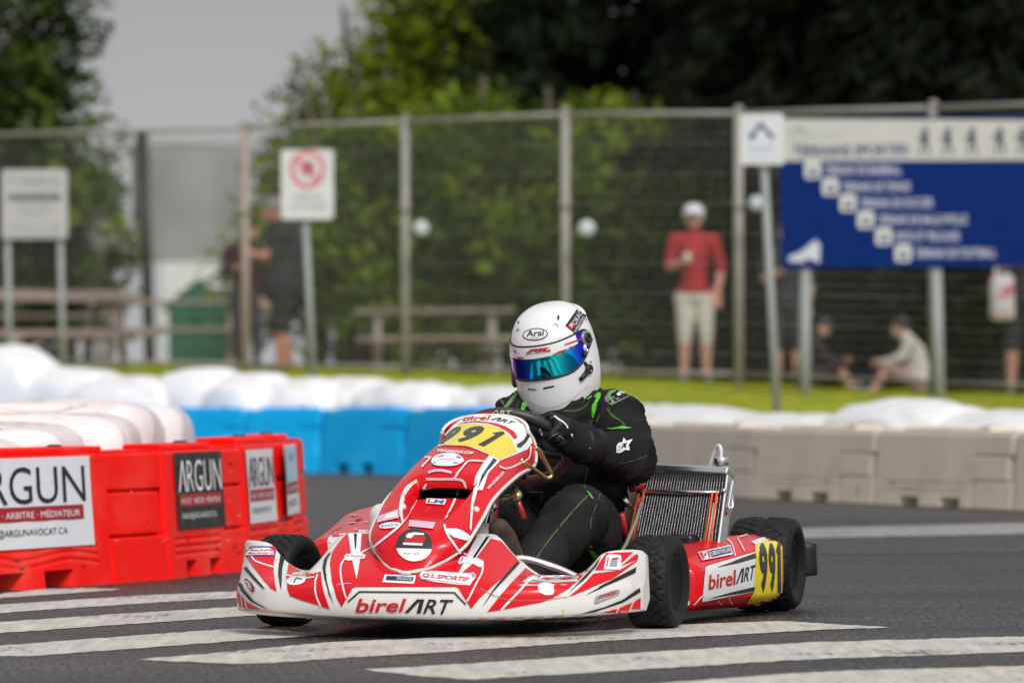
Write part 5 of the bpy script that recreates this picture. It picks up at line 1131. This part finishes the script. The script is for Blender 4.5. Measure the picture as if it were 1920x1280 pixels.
def d3(mb, b):
    b.poly(mb, [(1396, 222), (1460, 220), (1461, 300), (1398, 301)], mat('sign_bluish', (.58, .61, .68), .45), 1); b.poly(mb, [(1427, 228), (1452, 258), (1447, 263), (1427, 238), (1407, 263), (1402, 258)], SINK, 2); b.poly(mb, circle2(1412, 258, 4), SINK, 3); b.poly(mb, circle2(1446, 255, 4), SINK, 3); b.poly(mb, [(1405, 277), (1450, 277), (1450, 280), (1405, 280)], SGRY, 2)
sign('small_notice', Board(1388, 214, 1470, 309, 34.6), .02, SWHT, 'small white notice with a roof shaped emblem on a leaning grey post', None, [(1432, 300, 1457, 772)], d3)
m = MB()
def d4(mb, b):
    b.poly(mb, [(1464, 223), (2098, 231), (2098, 303), (1464, 301)], SCRM, 1); b.text(mb, 'TERRAINS SPORTIFS', 1485, 272, 1703, 293, SBLUE, 2, .02)
    b.poly(mb, [(1478, 252), (1492, 236), (1508, 240), (1520, 250), (1500, 244), (1492, 244)], SGRY, 2); b.poly(mb, [(1480, 254), (1582, 253), (1582, 255), (1480, 256)], SGRY, 2)
    for i, x in enumerate((1733, 1776, 1822, 1874, 1918, 1965, 2010)):        # small athletes
        b.poly(mb, circle2(x + 2, 247, 6, 6, 14), SINK, 2); b.poly(mb, [(x - 6, 254), (x + 8, 254), (x + 7, 272), (x - 4, 272)], SINK, 2); b.poly(mb, [(x - 4, 271), (x, 271), (x - 6, 292), (x - 10, 292)], SINK, 3); b.poly(mb, [(x + 2, 271), (x + 7, 271), (x + 12, 292), (x + 8, 292)], SINK, 3); b.poly(mb, [(x - 12 - i, 262), (x - 6, 255), (x - 4, 258), (x - 10 - i, 266)], SINK, 3)
    for i, (x, y, tx, tw) in enumerate(((1523, 318, 1545, 145), (1556, 349, 1578, 128), (1589, 379, 1611, 138), (1622, 410, 1645, 168), (1656, 441, 1678, 120), (1692, 472, 1714, 152))):
        t_ = ('TERRAIN DE BASEBALL', 'TERRAIN DE TENNIS', 'TERRAIN DE SOCCER', 'TERRAIN DE BALLE-MOLLE', 'PISTE ET PELOUSE', 'TERRAIN DE FOOTBALL')[i]
        b.poly(mb, [(x - 15 + a, y - 16 + c) for a, c in ((4, 0), (26, 0), (30, 4), (30, 28), (26, 32), (4, 32), (0, 28), (0, 4))], SWHT, 1); b.poly(mb, circle2(x, y - 3, 4, 4, 10), SBLUE, 2); b.poly(mb, [(x - 6, y + 2), (x + 6, y + 2), (x + 8, y + 11), (x - 5, y + 11)], SBLUE, 2)
        b.text(mb, t_, tx, y - 8, tx + tw, y + 9, BLTXT, 1, .015)
    b.poly(mb, [(1498, 470), (1528, 446), (1536, 456), (1534, 490), (1520, 482), (1500, 480)], BLTXT, 1); b.poly(mb, [(1476, 478), (1496, 470), (1510, 488), (1478, 486)], BLTXT, 2)
sign('directory_board', Board(1463, 222, 2100, 498, 40.5), .02, SBLUE, 'large blue directory board of sports fields with a cream header strip on tall posts', None, [(1511, 490, 1509, 742), (1755, 490, 1762, 752), (2065, 490, 2070, 760)], d4)

# ------------------------------------------------------------------ picnic tables
WOODP = mat('weathered_wood', (.30, .245, .205), .8, var=.25, vscale=6, bump=.3, bscale=40); WOODR = mat('red_brown_wood', (.26, .19, .16), .8, var=.2, vscale=6)
def picnic(px, py, d, rz, label, m, tilt=0, sc=1.0, ln=1.8):
    p = at(px, py, d); e = empty('picnic_table', p, radians(rz), label, 'picnic table', 'picnic tables behind the fence'); e.rotation_euler = (radians(tilt), 0, radians(rz)); e.scale = (sc,) * 3
    mb = MB()
    for k in range(5): mb.rbox((0, -.30 + .15 * k, .74), (ln, .14, .04), .005, m)
    mb.build('tabletop', e)
    for s_ in (1, -1):
        mb = MB(); mb.rbox((0, s_ * .68, .44), (ln, .13, .04), .005, m); mb.rbox((0, s_ * .82, .44), (ln, .13, .04), .005, m); mb.build('bench', e)
        mb = MB(); x = s_ * ln * .36
        for q in (1, -1): mb.tube([(x, q * .22, .72), (x, q * .62, 0)], .045, m, 8)
        mb.rbox((x, 0, .41), (.04, 1.66, .09), .005, m); mb.rbox((x, 0, .69), (.04, .66, .08), .005, m); mb.build('leg_frame', e)
picnic(72, 690, 50.5, 24, 'red brown picnic table behind the two post notice at far left', WOODR, tilt=7, sc=1.0, ln=2.0)
picnic(330, 694, 54.0, -3, 'weathered picnic table between the black pole and the dark clothed man', WOODP)
picnic(815, 712, 53.5, 2, 'grey picnic table behind the fence to the left of the helmet', WOODP, ln=1.7)

# ------------------------------------------------------------------ building, pole, hut
BW = mat('building_white', (.82, .82, .84), .7, var=.03); BGR = mat('building_grey', (.27, .275, .28), .6, var=.1, vscale=.6, col2=(.36, .36, .365), c2=(.4, .7), c2scale=.8); HUTG = mat('hut_green', (.02, .13, .075), .7, var=.1); ROOFW = mat('roof_white', (.66, .66, .68), .6)
d = 74; p = at(281, 640, d); e = empty('field_screen', p, 0, 'large grey windscreen panel hung on a thick black pole, far behind the fence at left', 'screen')
t_ = at(266, 256, d); mb = MB(); mb.tube([(0, 0, -.3), (t_.x - p.x, 0, t_.z - p.z)], .085, mat('pole_black', (.008, .009, .012), .5), 14); mb.lathe([(.10, 0), (.09, .05), (0, .06)], MATS['pole_black'], 14, Matrix.Translation((t_.x - p.x, 0, t_.z - p.z))); mb.build('pole', e)
p0 = at(248, 486, d + .2); p1 = at(462, 270, d + .2); n = 18; rows = []
for i in range(n + 1):
    r = []
    for j in range(9):
        u, v = i / n, j / 8; r.append((lerp(p0.x, p1.x, u) - p.x, .2 + .05 * noise.noise(Vector((u * 3, v * 2, 4))), lerp(p0.z, p1.z, v) - p.z))
    rows.append(r)
mb = MB(); mb.loft(rows[::-1], BGR); mb.loft([[(x, y + .03, z) for x, y, z in r] for r in rows], BGR)
for z_ in (p0.z, p1.z): mb.tube([(p0.x - p.x, .215, z_ - p.z), (p1.x - p.x, .215, z_ - p.z)], .03, GALV, 8)
mb.build('screen_panel', e)
mb = MB(); q = at(462, 640, d + .2); mb.tube([(q.x - p.x, .22, -.3), (p1.x - p.x, .22, p1.z - p.z + .1)], .05, GALV, 10); mb.build('side_post', e)
d = 66; a = at(316, 640, d); b = at(432, 640, d); ev = at(316, 575, d).z; rg = at(372, 522, d).z; c = Vector(((a.x + b.x) / 2, d + .6, .78)); e = empty('park_hut', c, 0, 'little green hut with a white gable roof beyond the picnic tables', 'hut'); w2 = (b.x - a.x) / 2
mb = MB(); mb.add([(-w2, -.6, -.1), (w2, -.6, -.1), (w2, -.6, ev - .78), (0, -.6, rg - .80), (-w2, -.6, ev - .78)] + [(-w2, .6, -.1), (w2, .6, -.1), (w2, .6, ev - .78), (0, .6, rg - .80), (-w2, .6, ev - .78)], [(0, 1, 2, 3, 4), (9, 8, 7, 6, 5), (0, 5, 6, 1), (1, 6, 7, 2), (4, 9, 5, 0)], HUTG, False); mb.build('wall', e)
mb = MB()
for s_ in (1, -1): mb.add([(0, -.64, rg - .775), (s_ * (w2 + .10), -.64, ev - .83), (s_ * (w2 + .10), .8, ev - .83), (0, .8, rg - .775), (0, -.64, rg - .725), (s_ * (w2 + .10), -.64, ev - .78), (s_ * (w2 + .10), .8, ev - .78), (0, .8, rg - .725)], [(0, 1, 2, 3), (4, 7, 6, 5), (0, 4, 5, 1), (2, 6, 7, 3), (1, 5, 6, 2)], ROOFW, False)
mb.build('roof', e)
d = 78; a = at(305, 560, d); b = at(440, 560, d); mb = MB(); zt = at(370, 486, d).z - .8; w2 = (b.x - a.x) / 2
mb.add([(-w2, 0, 0), (w2, 0, 0), (w2, 0, zt * .62), (w2 * .2, 0, zt), (-w2, 0, zt)] + [(-w2, 2, 0), (w2, 2, 0), (w2, 2, zt * .62), (w2 * .2, 2, zt), (-w2, 2, zt)], [(0, 1, 2, 3, 4), (9, 8, 7, 6, 5), (0, 5, 6, 1), (1, 6, 7, 2), (2, 7, 8, 3), (3, 8, 9, 4), (4, 9, 5, 0)], mat('tent_white', (.70, .70, .72), .7), False); o = mb.build('tent'); o.location = ((a.x + b.x) / 2, d, .8); tag(o, 'plain white tent behind the green hut', 'tent')

# ------------------------------------------------------------------ trees
def leafm(name, c, t=.35):
    m = mat(name, c, .65, var=.35, vscale=1.1, spec=.12); b = m.node_tree.nodes['Principled BSDF']; b.inputs['Subsurface Weight'].default_value = 0
    nt_ = m.node_tree; tr_ = nt_.nodes.new('ShaderNodeBsdfTranslucent'); tr_.inputs[0].default_value = (min(1, c[0] * 2.2), min(1, c[1] * 2.0), c[2] * .8, 1); mxs = nt_.nodes.new('ShaderNodeMixShader'); mxs.inputs[0].default_value = t
    out = nt_.nodes['Material Output']; nt_.links.new(b.outputs[0], mxs.inputs[1]); nt_.links.new(tr_.outputs[0], mxs.inputs[2]); nt_.links.new(mxs.outputs[0], out.inputs[0]); return m
LG = [leafm('leaf_light', (.20, .27, .032)), leafm('leaf_mid', (.085, .135, .024)), leafm('leaf_deep', (.018, .036, .009))]
LY = [leafm('leaf_yellow_green', (.17, .215, .012)), leafm('leaf_fresh', (.085, .12, .010)), leafm('leaf_mid2', (.030, .050, .008))]
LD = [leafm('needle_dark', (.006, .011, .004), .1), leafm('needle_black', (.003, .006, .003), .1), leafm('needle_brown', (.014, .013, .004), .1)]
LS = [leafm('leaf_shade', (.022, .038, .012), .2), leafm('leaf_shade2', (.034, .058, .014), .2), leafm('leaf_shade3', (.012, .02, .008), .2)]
BARK = mat('bark', (.085, .065, .05), .9, var=.4, vscale=6, bump=.6, bscale=12); BARKG = mat('bark_grey', (.24, .22, .20), .9, var=.3, vscale=6)
def leaves(mb, clumps, per, size, mats, rnd):
    groups = {}
    for (c, r) in clumps:
        mi = rnd.choices(range(len(mats)), (.38, .37, .25))[0]
        vs, fs = groups.setdefault(mi, ([], []))
        for _ in range(per):
            while True:
                p = Vector((rnd.uniform(-1, 1), rnd.uniform(-1, 1), rnd.uniform(-1, 1)))
                if p.length < 1: break
            p = c + Vector((p.x * r, p.y * r, p.z * r * .8)); s = size * rnd.uniform(.6, 1.4)
            a = Vector((rnd.gauss(0, 1), rnd.gauss(0, 1), rnd.gauss(0, .6))).normalized(); b = a.cross(Vector((rnd.gauss(0, 1), rnd.gauss(0, 1), rnd.gauss(0, 1)))).normalized()
            k = len(vs); vs += [p - a * s, p + b * s * .45, p + a * s, p - b * s * .45]; fs.append((k, k + 1, k + 2, k + 3))
    for mi, (vs, fs) in groups.items(): mb.add(vs, fs, mats[mi], False)
def tree(x, y, z, H, crown, label, mats, name='broadleaf_tree', n=130, per=70, size=.085, trunk=.16, seed=1, cr=(.35, .7), bark=None, group='trees behind the fence'):
    """crown: list of ellipsoids (dx, dy, dz, rx, ry, rz) relative to the base"""
    rnd = random.Random(seed); e = empty(name, (x, y, z), 0, label, 'tree', group); mb = MB(); bk = bark or BARK
    top = Vector((rnd.uniform(-.2, .2), 0, H * .9)); tr_ = catmull([(0, 0, -.2), (rnd.uniform(-.05, .05), 0, H * .3), (rnd.uniform(-.15, .15), 0, H * .6), top], 5)
    mb.tube(tr_, [lerp(trunk, trunk * .2, i / (len(tr_) - 1)) for i in range(len(tr_))], bk, 10)
    cl = []
    tot = sum(c[3] * c[4] * c[5] for c in crown)
    for c in crown:
        for _ in range(max(4, int(n * c[3] * c[4] * c[5] / tot))):
            while True:
                p = Vector((rnd.uniform(-1, 1), rnd.uniform(-1, 1), rnd.uniform(-1, 1)))
                if .25 < p.length < 1: break
            cl.append((Vector((c[0] + p.x * c[3], c[1] + p.y * c[4], c[2] + p.z * c[5])), rnd.uniform(*cr)))
    for i in range(0, len(cl), max(1, len(cl) // 26)):                # limbs that reach out into the crown
        p = cl[i][0]; s = tr_[min(len(tr_) - 1, int(len(tr_) * min(.9, max(.15, (p.z * .7) / H))))]
        mb.tube(catmull([s, s.lerp(p, .5) + Vector((0, 0, .2)), p], 3), [trunk * .35, trunk * .28, trunk * .22, trunk * .18, trunk * .12, trunk * .08, trunk * .05], bk, 6)
    mb.build('trunk', e); mb = MB(); leaves(mb, cl, per, size, mats, rnd); mb.build('crown', e); return e
def tpx(px, d): return at(px, 700, d).x
# left edge
tree(tpx(-10, 57), 57, .85, 6.2, [(-.3, 0, 3.6, 1.35, 1.1, 1.6), (.2, -.2, 2.6, 1.0, .9, .8), (.3, 0, 1.5, .9, .8, .9), (-.6, 0, .9, .7, .7, .8)], 'large green tree filling the upper left corner', [LG[1], LG[2], LS[2]], seed=3, n=190, per=75, size=.075)
tree(tpx(185, 56), 56, .82, 3.2, [(-.15, 0, 2.1, .35, .3, .55), (.05, 0, 1.3, .30, .3, .5), (.0, 0, .7, .28, .25, .4)], 'thin sapling with a slim grey trunk right of the two post notice', LG, name='sapling', seed=5, n=26, per=42, size=.06, trunk=.045, cr=(.14, .26), bark=BARKG)
tree(tpx(120, 64), 64, .85, 3.4, [(0, 0, 1.6, .7, .6, 1.3), (-.5, 0, 1.0, .6, .5, .8)], 'dark leafy bush tree behind the sapling at left', LS, seed=8, n=70, per=60, size=.08)
# centre, yellow green, beyond the fence
tree(tpx(650, 62), 62, .85, 5.0, [(0, 0, 2.9, .62, .6, .9), (-.35, 0, 2.2, .6, .6, .7), (.4, 0, 2.0, .7, .6, .9)], 'pointed yellow green tree left of the dark conifers', LY, seed=11, n=110, per=70, size=.07)
tree(tpx(790, 65), 65, .85, 6.6, [(0, 0, 4.0, .85, .8, 1.35), (.4, 0, 3.0, 1.1, .9, 1.0), (-.1, 0, 1.8, 1.0, .9, 1.0)], 'taller yellow green tree touching the dark conifer branches', LY, seed=12, n=150, per=70, size=.08)
tree(tpx(592, 60), 60, .85, 3.6, [(0, 0, 1.9, .7, .6, .8), (-.3, 0, 1.0, .7, .6, .8), (.4, 0, .9, .6, .5, .7)], 'bushy green tree behind the prohibition sign', LG, seed=13, n=110, per=65, size=.07)
tree(tpx(690, 58.5), 58.5, .82, 3.4, [(0, 0, 1.8, .9, .6, 1.0), (.3, 0, .9, .8, .6, .8)], 'leafy green tree behind the second fence post', LG, seed=14, n=120, per=65, size=.07)
tree(tpx(880, 58), 58, .80, 3.8, [(0, 0, 2.0, 1.0, .7, 1.1), (-.2, 0, .9, .9, .6, .8)], 'green tree behind the round plate left of the helmet', LG, seed=15, n=130, per=65, size=.07)
tree(tpx(1040, 57), 57, .78, 3.6, [(0, 0, 2.0, .95, .7, 1.0), (.1, 0, 1.0, .9, .6, .8)], 'green tree directly behind the helmet', LG, seed=16, n=120, per=65, size=.07)
tree(tpx(1190, 57.5), 57.5, .76, 3.6, [(0, 0, 2.0, .9, .7, 1.0), (.1, 0, .95, .9, .6, .8)], 'dull green tree left of the man in the red shirt', LG, seed=17, n=110, per=65, size=.07)
tree(tpx(428, 83), 83, .85, 2.9, [(0, 0, 2.3, .26, .3, .55), (.1, 0, 1.7, .2, .2, .35)], 'small light green tree top beside the lower right of the grey panel', LY, name='young_tree', seed=18, n=24, per=45, size=.06, trunk=.03, cr=(.12, .22))
# shaded understorey at right
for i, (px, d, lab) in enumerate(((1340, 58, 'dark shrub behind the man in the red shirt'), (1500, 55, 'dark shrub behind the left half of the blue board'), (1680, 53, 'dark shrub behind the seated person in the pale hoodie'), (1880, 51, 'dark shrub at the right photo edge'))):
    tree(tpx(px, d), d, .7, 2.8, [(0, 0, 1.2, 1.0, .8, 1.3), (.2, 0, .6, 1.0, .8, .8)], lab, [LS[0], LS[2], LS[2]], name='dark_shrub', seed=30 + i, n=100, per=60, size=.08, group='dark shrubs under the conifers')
# big dark conifers hanging over the fence
BARKD = mat('bark_dark', (.014, .011, .008), .9, var=.4)
def conifer(x, y, z, H, lab, seed, z0=2.6, reach=2.2, nb=150, nm=None):
    rnd = random.Random(seed); e = empty('conifer', (x, y, z), 0, lab, 'tree', 'dark conifers'); mb = MB(); mb.tube([(0, 0, -.2), (0, 0, H * .5), (0, 0, H)], [.26, .18, .03], BARKD, 12); br = MB(); groups = [([], []), ([], []), ([], [])]
    for b in range(nb):
        h = lerp(z0, H * .97, (b / nb) ** 1.1); L_ = reach * (1 - (h - z0) / (H - z0) * .85) * rnd.uniform(.65, 1.1); a = b * 2.399 + rnd.uniform(-.3, .3)
        dr = Vector((cos(a), sin(a), 0)); pts = [Vector((0, 0, h)) + dr * (L_ * t) + Vector((0, 0, -.55 * L_ * (t ** 1.4) * rnd.uniform(.5, .8) + .12 * t * t)) for t in (0, .25, .5, .75, 1)]
        mb.tube(pts, [.035, .026, .018, .010, .005], BARKD, 5)
        for k in range(int(62 * L_)):
            t = rnd.uniform(.12, 1.0); p = pts[min(3, int(t * 4))].lerp(pts[min(4, int(t * 4) + 1)], t * 4 % 1 if t < 1 else 1); sd_ = dr.cross(Vector((0, 0, 1)))
            w_ = .42 * L_ * (1 - t * .75) * rnd.uniform(-1, 1); q = p + sd_ * w_ + Vector((0, 0, -abs(w_) * .35 - rnd.uniform(0, .32))); s = rnd.uniform(.10, .20)
            d1_ = (sd_ * math.copysign(.6, w_) + dr * .6 + Vector((rnd.gauss(0, .3), rnd.gauss(0, .3), rnd.uniform(-1.1, .1)))).normalized(); d2_ = d1_.cross(Vector((rnd.gauss(0, 1), rnd.gauss(0, 1), rnd.gauss(0, 1)))).normalized()
            vs, fs = groups[rnd.choices((0, 1, 2), (.5, .35, .15))[0]]; n0 = len(vs); vs += [q - d1_ * s, q + d2_ * s * .3, q + d1_ * s, q - d2_ * s * .3]; fs.append((n0, n0 + 1, n0 + 2, n0 + 3))
    mb.build('trunk', e)
    for i, (vs, fs) in enumerate(groups): br.add(vs, fs, (nm or LD)[i], False)
    br.build('crown', e)
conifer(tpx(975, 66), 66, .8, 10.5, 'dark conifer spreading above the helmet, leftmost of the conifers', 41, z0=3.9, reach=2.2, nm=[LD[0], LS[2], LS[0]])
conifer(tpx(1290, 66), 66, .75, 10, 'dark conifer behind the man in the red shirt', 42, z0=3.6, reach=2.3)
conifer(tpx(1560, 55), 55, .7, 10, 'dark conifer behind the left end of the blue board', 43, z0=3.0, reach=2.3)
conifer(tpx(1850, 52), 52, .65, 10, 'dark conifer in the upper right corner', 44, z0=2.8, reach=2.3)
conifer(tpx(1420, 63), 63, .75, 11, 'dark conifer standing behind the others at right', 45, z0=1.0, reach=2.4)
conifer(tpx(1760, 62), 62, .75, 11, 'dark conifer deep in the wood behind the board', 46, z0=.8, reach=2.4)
# far wood behind everything on the right and centre
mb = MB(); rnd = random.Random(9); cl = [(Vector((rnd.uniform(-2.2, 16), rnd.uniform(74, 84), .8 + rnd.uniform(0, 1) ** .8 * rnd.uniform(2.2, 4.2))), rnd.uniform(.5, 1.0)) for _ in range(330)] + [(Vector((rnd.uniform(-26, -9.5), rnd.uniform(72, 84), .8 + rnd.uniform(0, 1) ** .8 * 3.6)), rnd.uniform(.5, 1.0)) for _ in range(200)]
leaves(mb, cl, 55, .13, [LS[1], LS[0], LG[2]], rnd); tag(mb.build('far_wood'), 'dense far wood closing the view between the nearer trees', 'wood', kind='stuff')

# ------------------------------------------------------------------ spectators
SKIN = mat('skin', (.44, .235, .17), .55, var=.08); HAIRD = mat('hair_dark', (.025, .017, .013), .6); SKINP = mat('skin_pink', (.50, .26, .21), .55)
def person(px, pyf, d, H, label, top, legs, pose, face=0, hair=HAIRD, cap=None, skin=SKIN, extra=None, sleeves=None, shorts=True, bulk=1.0, bare=False):
    """skeleton in units of height, feet at the origin; +x is image right, -y to the camera"""
    p = at(px, pyf, d); e = empty('person', p, 0, label, 'person')
    J = {k: Vector(v) * H for k, v in pose.items()}
    h = H
    def seg(a, b, r0, r1): return (J[a], r0 * h, J[b], r1 * h)
    caps = [(J['hip'], .085 * h, J['waist'], .080 * h), (J['waist'], .080 * h, J['chest'], .088 * h), (J['shl'], .046 * h, J['shr'], .046 * h), (J['chest'], .085 * h, J['neck'], .045 * h), (J['neck'], .033 * h, J['head'] - Vector((0, 0, .03 * h)), .033 * h), (J['head'], .053 * h, J['head'] + Vector((0, 0, .022 * h)), .053 * h), (J['head'] + J['fdir'].normalized() * .022 * h - Vector((0, 0, .03 * h)), .035 * h, J['head'], .05 * h),
        (J['head'] + J['fdir'].normalized() * .058 * h - Vector((0, 0, .006 * h)), .010 * h, J['head'] + J['fdir'].normalized() * .05 * h + Vector((0, 0, .012 * h)), .007 * h)]
    for s in 'lr':
        caps += [seg('sh' + s, 'el' + s, .040, .031), seg('el' + s, 'wr' + s, .029, .020), (J['wr' + s], .019 * h, J['ha' + s], .020 * h), (J['hip'] + (J['hp' + s] - J['hip']) * .8, .070 * h, J['hp' + s], .066 * h), seg('hp' + s, 'kn' + s, .062, .042), seg('kn' + s, 'an' + s, .039, .023), (J['an' + s], .024 * h, J['to' + s], .022 * h)]
        hd = (J['ha' + s] - J['wr' + s]); hd = hd.normalized() if hd.length > 0 else Vector((0, 0, -1)); sd_ = hd.cross(Vector((0, 1, .3))).normalized()
        for q in range(4): f0 = J['ha' + s] + sd_ * (.012 * (q - 1.5)) * h; caps.append((f0, .0062 * h, f0 + hd * (.030 + .004 * (1.5 - abs(q - 1.5))) * h + Vector((0, -.008 * h, -.006 * h)), .0052 * h))
        caps.append((J['ha' + s] - hd * .01 * h, .007 * h, J['ha' + s] + sd_ * .028 * h + hd * .012 * h, .006 * h))
    if bulk != 1: caps[:4] = [(a, ra * bulk, b, rb * bulk) for a, ra, b, rb in caps[:4]]
    V, F = blob(caps, .0075 * h, 3); mb = MB(); fm = []
    def which(c):
        best = None
        def dist(a, b): return seg_t(c, J[a], J[b])[1] if (J[b] - J[a]).length > 1e-6 else (c - J[a]).length
        ds = {'head': min((c - J['head']).length - .05 * h, dist('neck', 'head') - .01 * h), 'torso': min(dist('hip', 'chest') - .085 * h, dist('shl', 'shr') - .012 * h, dist('chest', 'neck') - .05 * h)}
        for s in 'lr':
            ds['ua'] = min(ds.get('ua', 9), dist('sh' + s, 'el' + s) - .036 * h); ds['fa'] = min(ds.get('fa', 9), dist('el' + s, 'wr' + s) - .025 * h); ds['hand'] = min(ds.get('hand', 9), (c - J['ha' + s]).length - .035 * h)
            ds['th'] = min(ds.get('th', 9), dist('hp' + s, 'kn' + s) - .052 * h); ds['sh'] = min(ds.get('sh', 9), dist('kn' + s, 'an' + s) - .03 * h); ds['ft'] = min(ds.get('ft', 9), dist('an' + s, 'to' + s) - .024 * h)
        return min(ds, key=ds.get)
    SHO = mat('trainer_grey', (.18, .17, .17), .7)
    mm = {'head': skin, 'torso': top, 'ua': sleeves or top, 'fa': skin if (sleeves is None or bare) and shorts else (sleeves or top), 'hand': skin, 'th': legs, 'sh': skin if shorts else legs, 'ft': SHO}
    byf = {}
    for f in F:
        c = (V[f[0]] + V[f[1]] + V[f[2]]) / 3; w_ = which(c)
        m_ = mm[w_]
        if w_ == 'torso' and (c - J['hip']).dot(J['waist'] - J['hip']) < 0: m_ = legs
        byf.setdefault(m_.name, (m_, []))[1].append(f)
    for nme, (m_, fl) in byf.items(): mb.add(V, fl, m_, True)
    mb.build('body', e)
    hm = MB(); hc = J['head'] + Vector((0, 0, .014 * h)) - J['fdir'].normalized() * .008 * h
    hm.ell(hc + Vector((0, 0, .012 * h)), (.060 * h, .062 * h, .058 * h), cap or hair, 16, 10)
    if cap:
        q = hc + J['fdir'].normalized() * .075 * h + Vector((0, 0, .012 * h)); hm.ell(q, (.045 * h, .045 * h, .006 * h), cap, 14, 6)
    hm.build('cap' if cap else 'hair', e)
    if extra: extra(e, J, h)
    return e
STAND = dict(hip=(0, 0, .50), waist=(0, 0, .60), chest=(0, 0, .72), neck=(0, 0, .83), head=(0, -.01, .915), fdir=(0, -1, 0), shl=(.105, 0, .79), shr=(-.105, 0, .79), ell=(.15, .01, .635), elr=(-.14, .0, .645), wrl=(.125, -.02, .50), wrr=(-.085, -.10, .66), hal=(.125, -.025, .455), har=(-.05, -.13, .68), hpl=(.05, 0, .47), hpr=(-.05, 0, .47), knl=(.062, -.01, .27), knr=(-.055, -.01, .27), anl=(.065, .01, .045), anr=(-.06, .01, .045), tol=(.075, -.075, .02), tor=(-.07, -.075, .02))
TEER = mat('shirt_red', (.33, .015, .022), .8, var=.1); SLV = mat('sleeve_black', (.02, .02, .024), .8); SHRT = mat('shorts_beige', (.50, .48, .44), .85, var=.08); CAPW = mat('cap_white', (.62, .63, .70), .6); TEEB = mat('shirt_black', (.020, .020, .026), .85); HOOD = mat('hoodie_pale', (.50, .47, .44), .85, var=.08); MAR = mat('top_maroon', (.022, .008, .014), .85); DENIM = mat('denim_dark', (.03, .032, .045), .85)
def cup(e, J, h):
    mb = MB(); mb.lathe([(.026, -.05), (.036, .05), (.034, .05), (0, .046)], SWHT, 16, Matrix.Translation(J['har'] + Vector((.012, -.03, .02)))); o = mb.build('paper_cup'); o.location = e.location; tag(o, 'white paper cup held by the man in the red shirt', 'cup')
person(1303, 718, 48.0, 1.74, 'man in red shirt, beige shorts and white cap holding a cup behind the fence', TEER, SHRT, STAND, cap=CAPW, sleeves=TEER, bare=True, bulk=.92, extra=cup, skin=SKINP)
P1 = dict(STAND); P1.update(fdir=(-1, -.1, 0), head=(-.045, -.01, .92), neck=(-.01, 0, .835), shl=(.03, .09, .79), shr=(.02, -.10, .79), ell=(-.02, .10, .66), elr=(-.03, -.11, .655), wrl=(-.14, .06, .67), wrr=(-.155, -.08, .67), hal=(-.175, .05, .685), har=(-.195, -.07, .69), tol=(-.02, .05, .02), tor=(-.08, -.05, .02), hpl=(.0, .05, .47), hpr=(.0, -.05, .47), knl=(-.0, .05, .27), knr=(-.005, -.05, .27), anl=(.05, .05, .045), anr=(-.005, -.05, .045), chest=(.015, 0, .72), waist=(.01, 0, .60))
person(528, 700, 50.0, 1.78, 'heavy man in black shirt and shorts standing sideways behind the prohibition sign', TEEB, mat('shorts_black', (.012, .012, .016), .85), P1, skin=mat('skin_sun', (.47, .21, .145), .55), hair=mat('hair_grey', (.20, .18, .17), .7), bulk=1.45)
P2 = dict(STAND); P2.update(fdir=(1, -.2, 0), head=(.02, -.01, .915))
person(463, 700, 51.6, 1.62, 'person in dark red top and dark trousers half hidden by the pinkish fence post', mat('top_dark_red', (.035, .006, .009), .85), DENIM, P2, shorts=False)
SIT = dict(hip=(.05, 0, .07), waist=(.035, 0, .17), chest=(.0, 0, .28), neck=(-.045, 0, .385), head=(-.085, -.01, .455), fdir=(-1, -.15, -.3), shl=(-.01, .10, .345), shr=(-.01, -.10, .345), ell=(-.10, .11, .24), elr=(-.10, -.11, .24), wrl=(-.22, .07, .225), wrr=(-.22, -.07, .225), hal=(-.25, .05, .22), har=(-.25, -.05, .22), hpl=(.04, .05, .07), hpr=(.04, -.05, .07), knl=(-.175, .08, .20), knr=(-.175, -.07, .19), anl=(-.25, .09, .035), anr=(-.27, -.07, .035), tol=(-.33, .09, .02), tor=(-.35, -.07, .02))
person(1712, 740, 46.2, 1.38, 'person in pale hoodie sitting with arms over the knees under the blue board', HOOD, mat('shorts_pinkish', (.32, .22, .20), .85), SIT, sleeves=HOOD, skin=SKINP)
S2 = dict(SIT); S2.update({k: (-v[0], v[1], v[2]) for k, v in SIT.items()}); S2['fdir'] = (-.6, -.8, 0)
person(1524, 732, 46.5, 1.28, 'person in maroon top sitting behind the left post of the blue board', MAR, MAR, S2, sleeves=MAR)
person(1475, 728, 47.5, 1.62, 'person in dark clothes standing half hidden behind the small notice post', TEEB, TEEB, STAND, skin=SKINP)
P7 = dict(STAND); P7.update(fdir=(-1, -.3, 0))
def bag(e, J, h):
    mb = MB(); mb.rbox((0, 0, -.03), (.22, .14, .42), .06, mat('bag_white', (.55, .53, .55), .7, col2=(.5, .08, .15), c2=(.5, .6), c2scale=9), seg=3, smooth=True); mb.tube(catmull([(-.06, 0, .14), (-.04, 0, .26), (.04, 0, .26), (.06, 0, .14)], 5), .012, SWHT, 8); o = mb.build('shoulder_bag'); o.location = e.location + J['elr'] + Vector((.05, -.12, -.22)); tag(o, 'white and pink bag carried by the person at the right photo edge', 'bag')
person(1918, 738, 43.8, 1.70, 'person in black cut off by the right photo edge, carrying a white bag', TEEB, TEEB, P7, extra=bag)
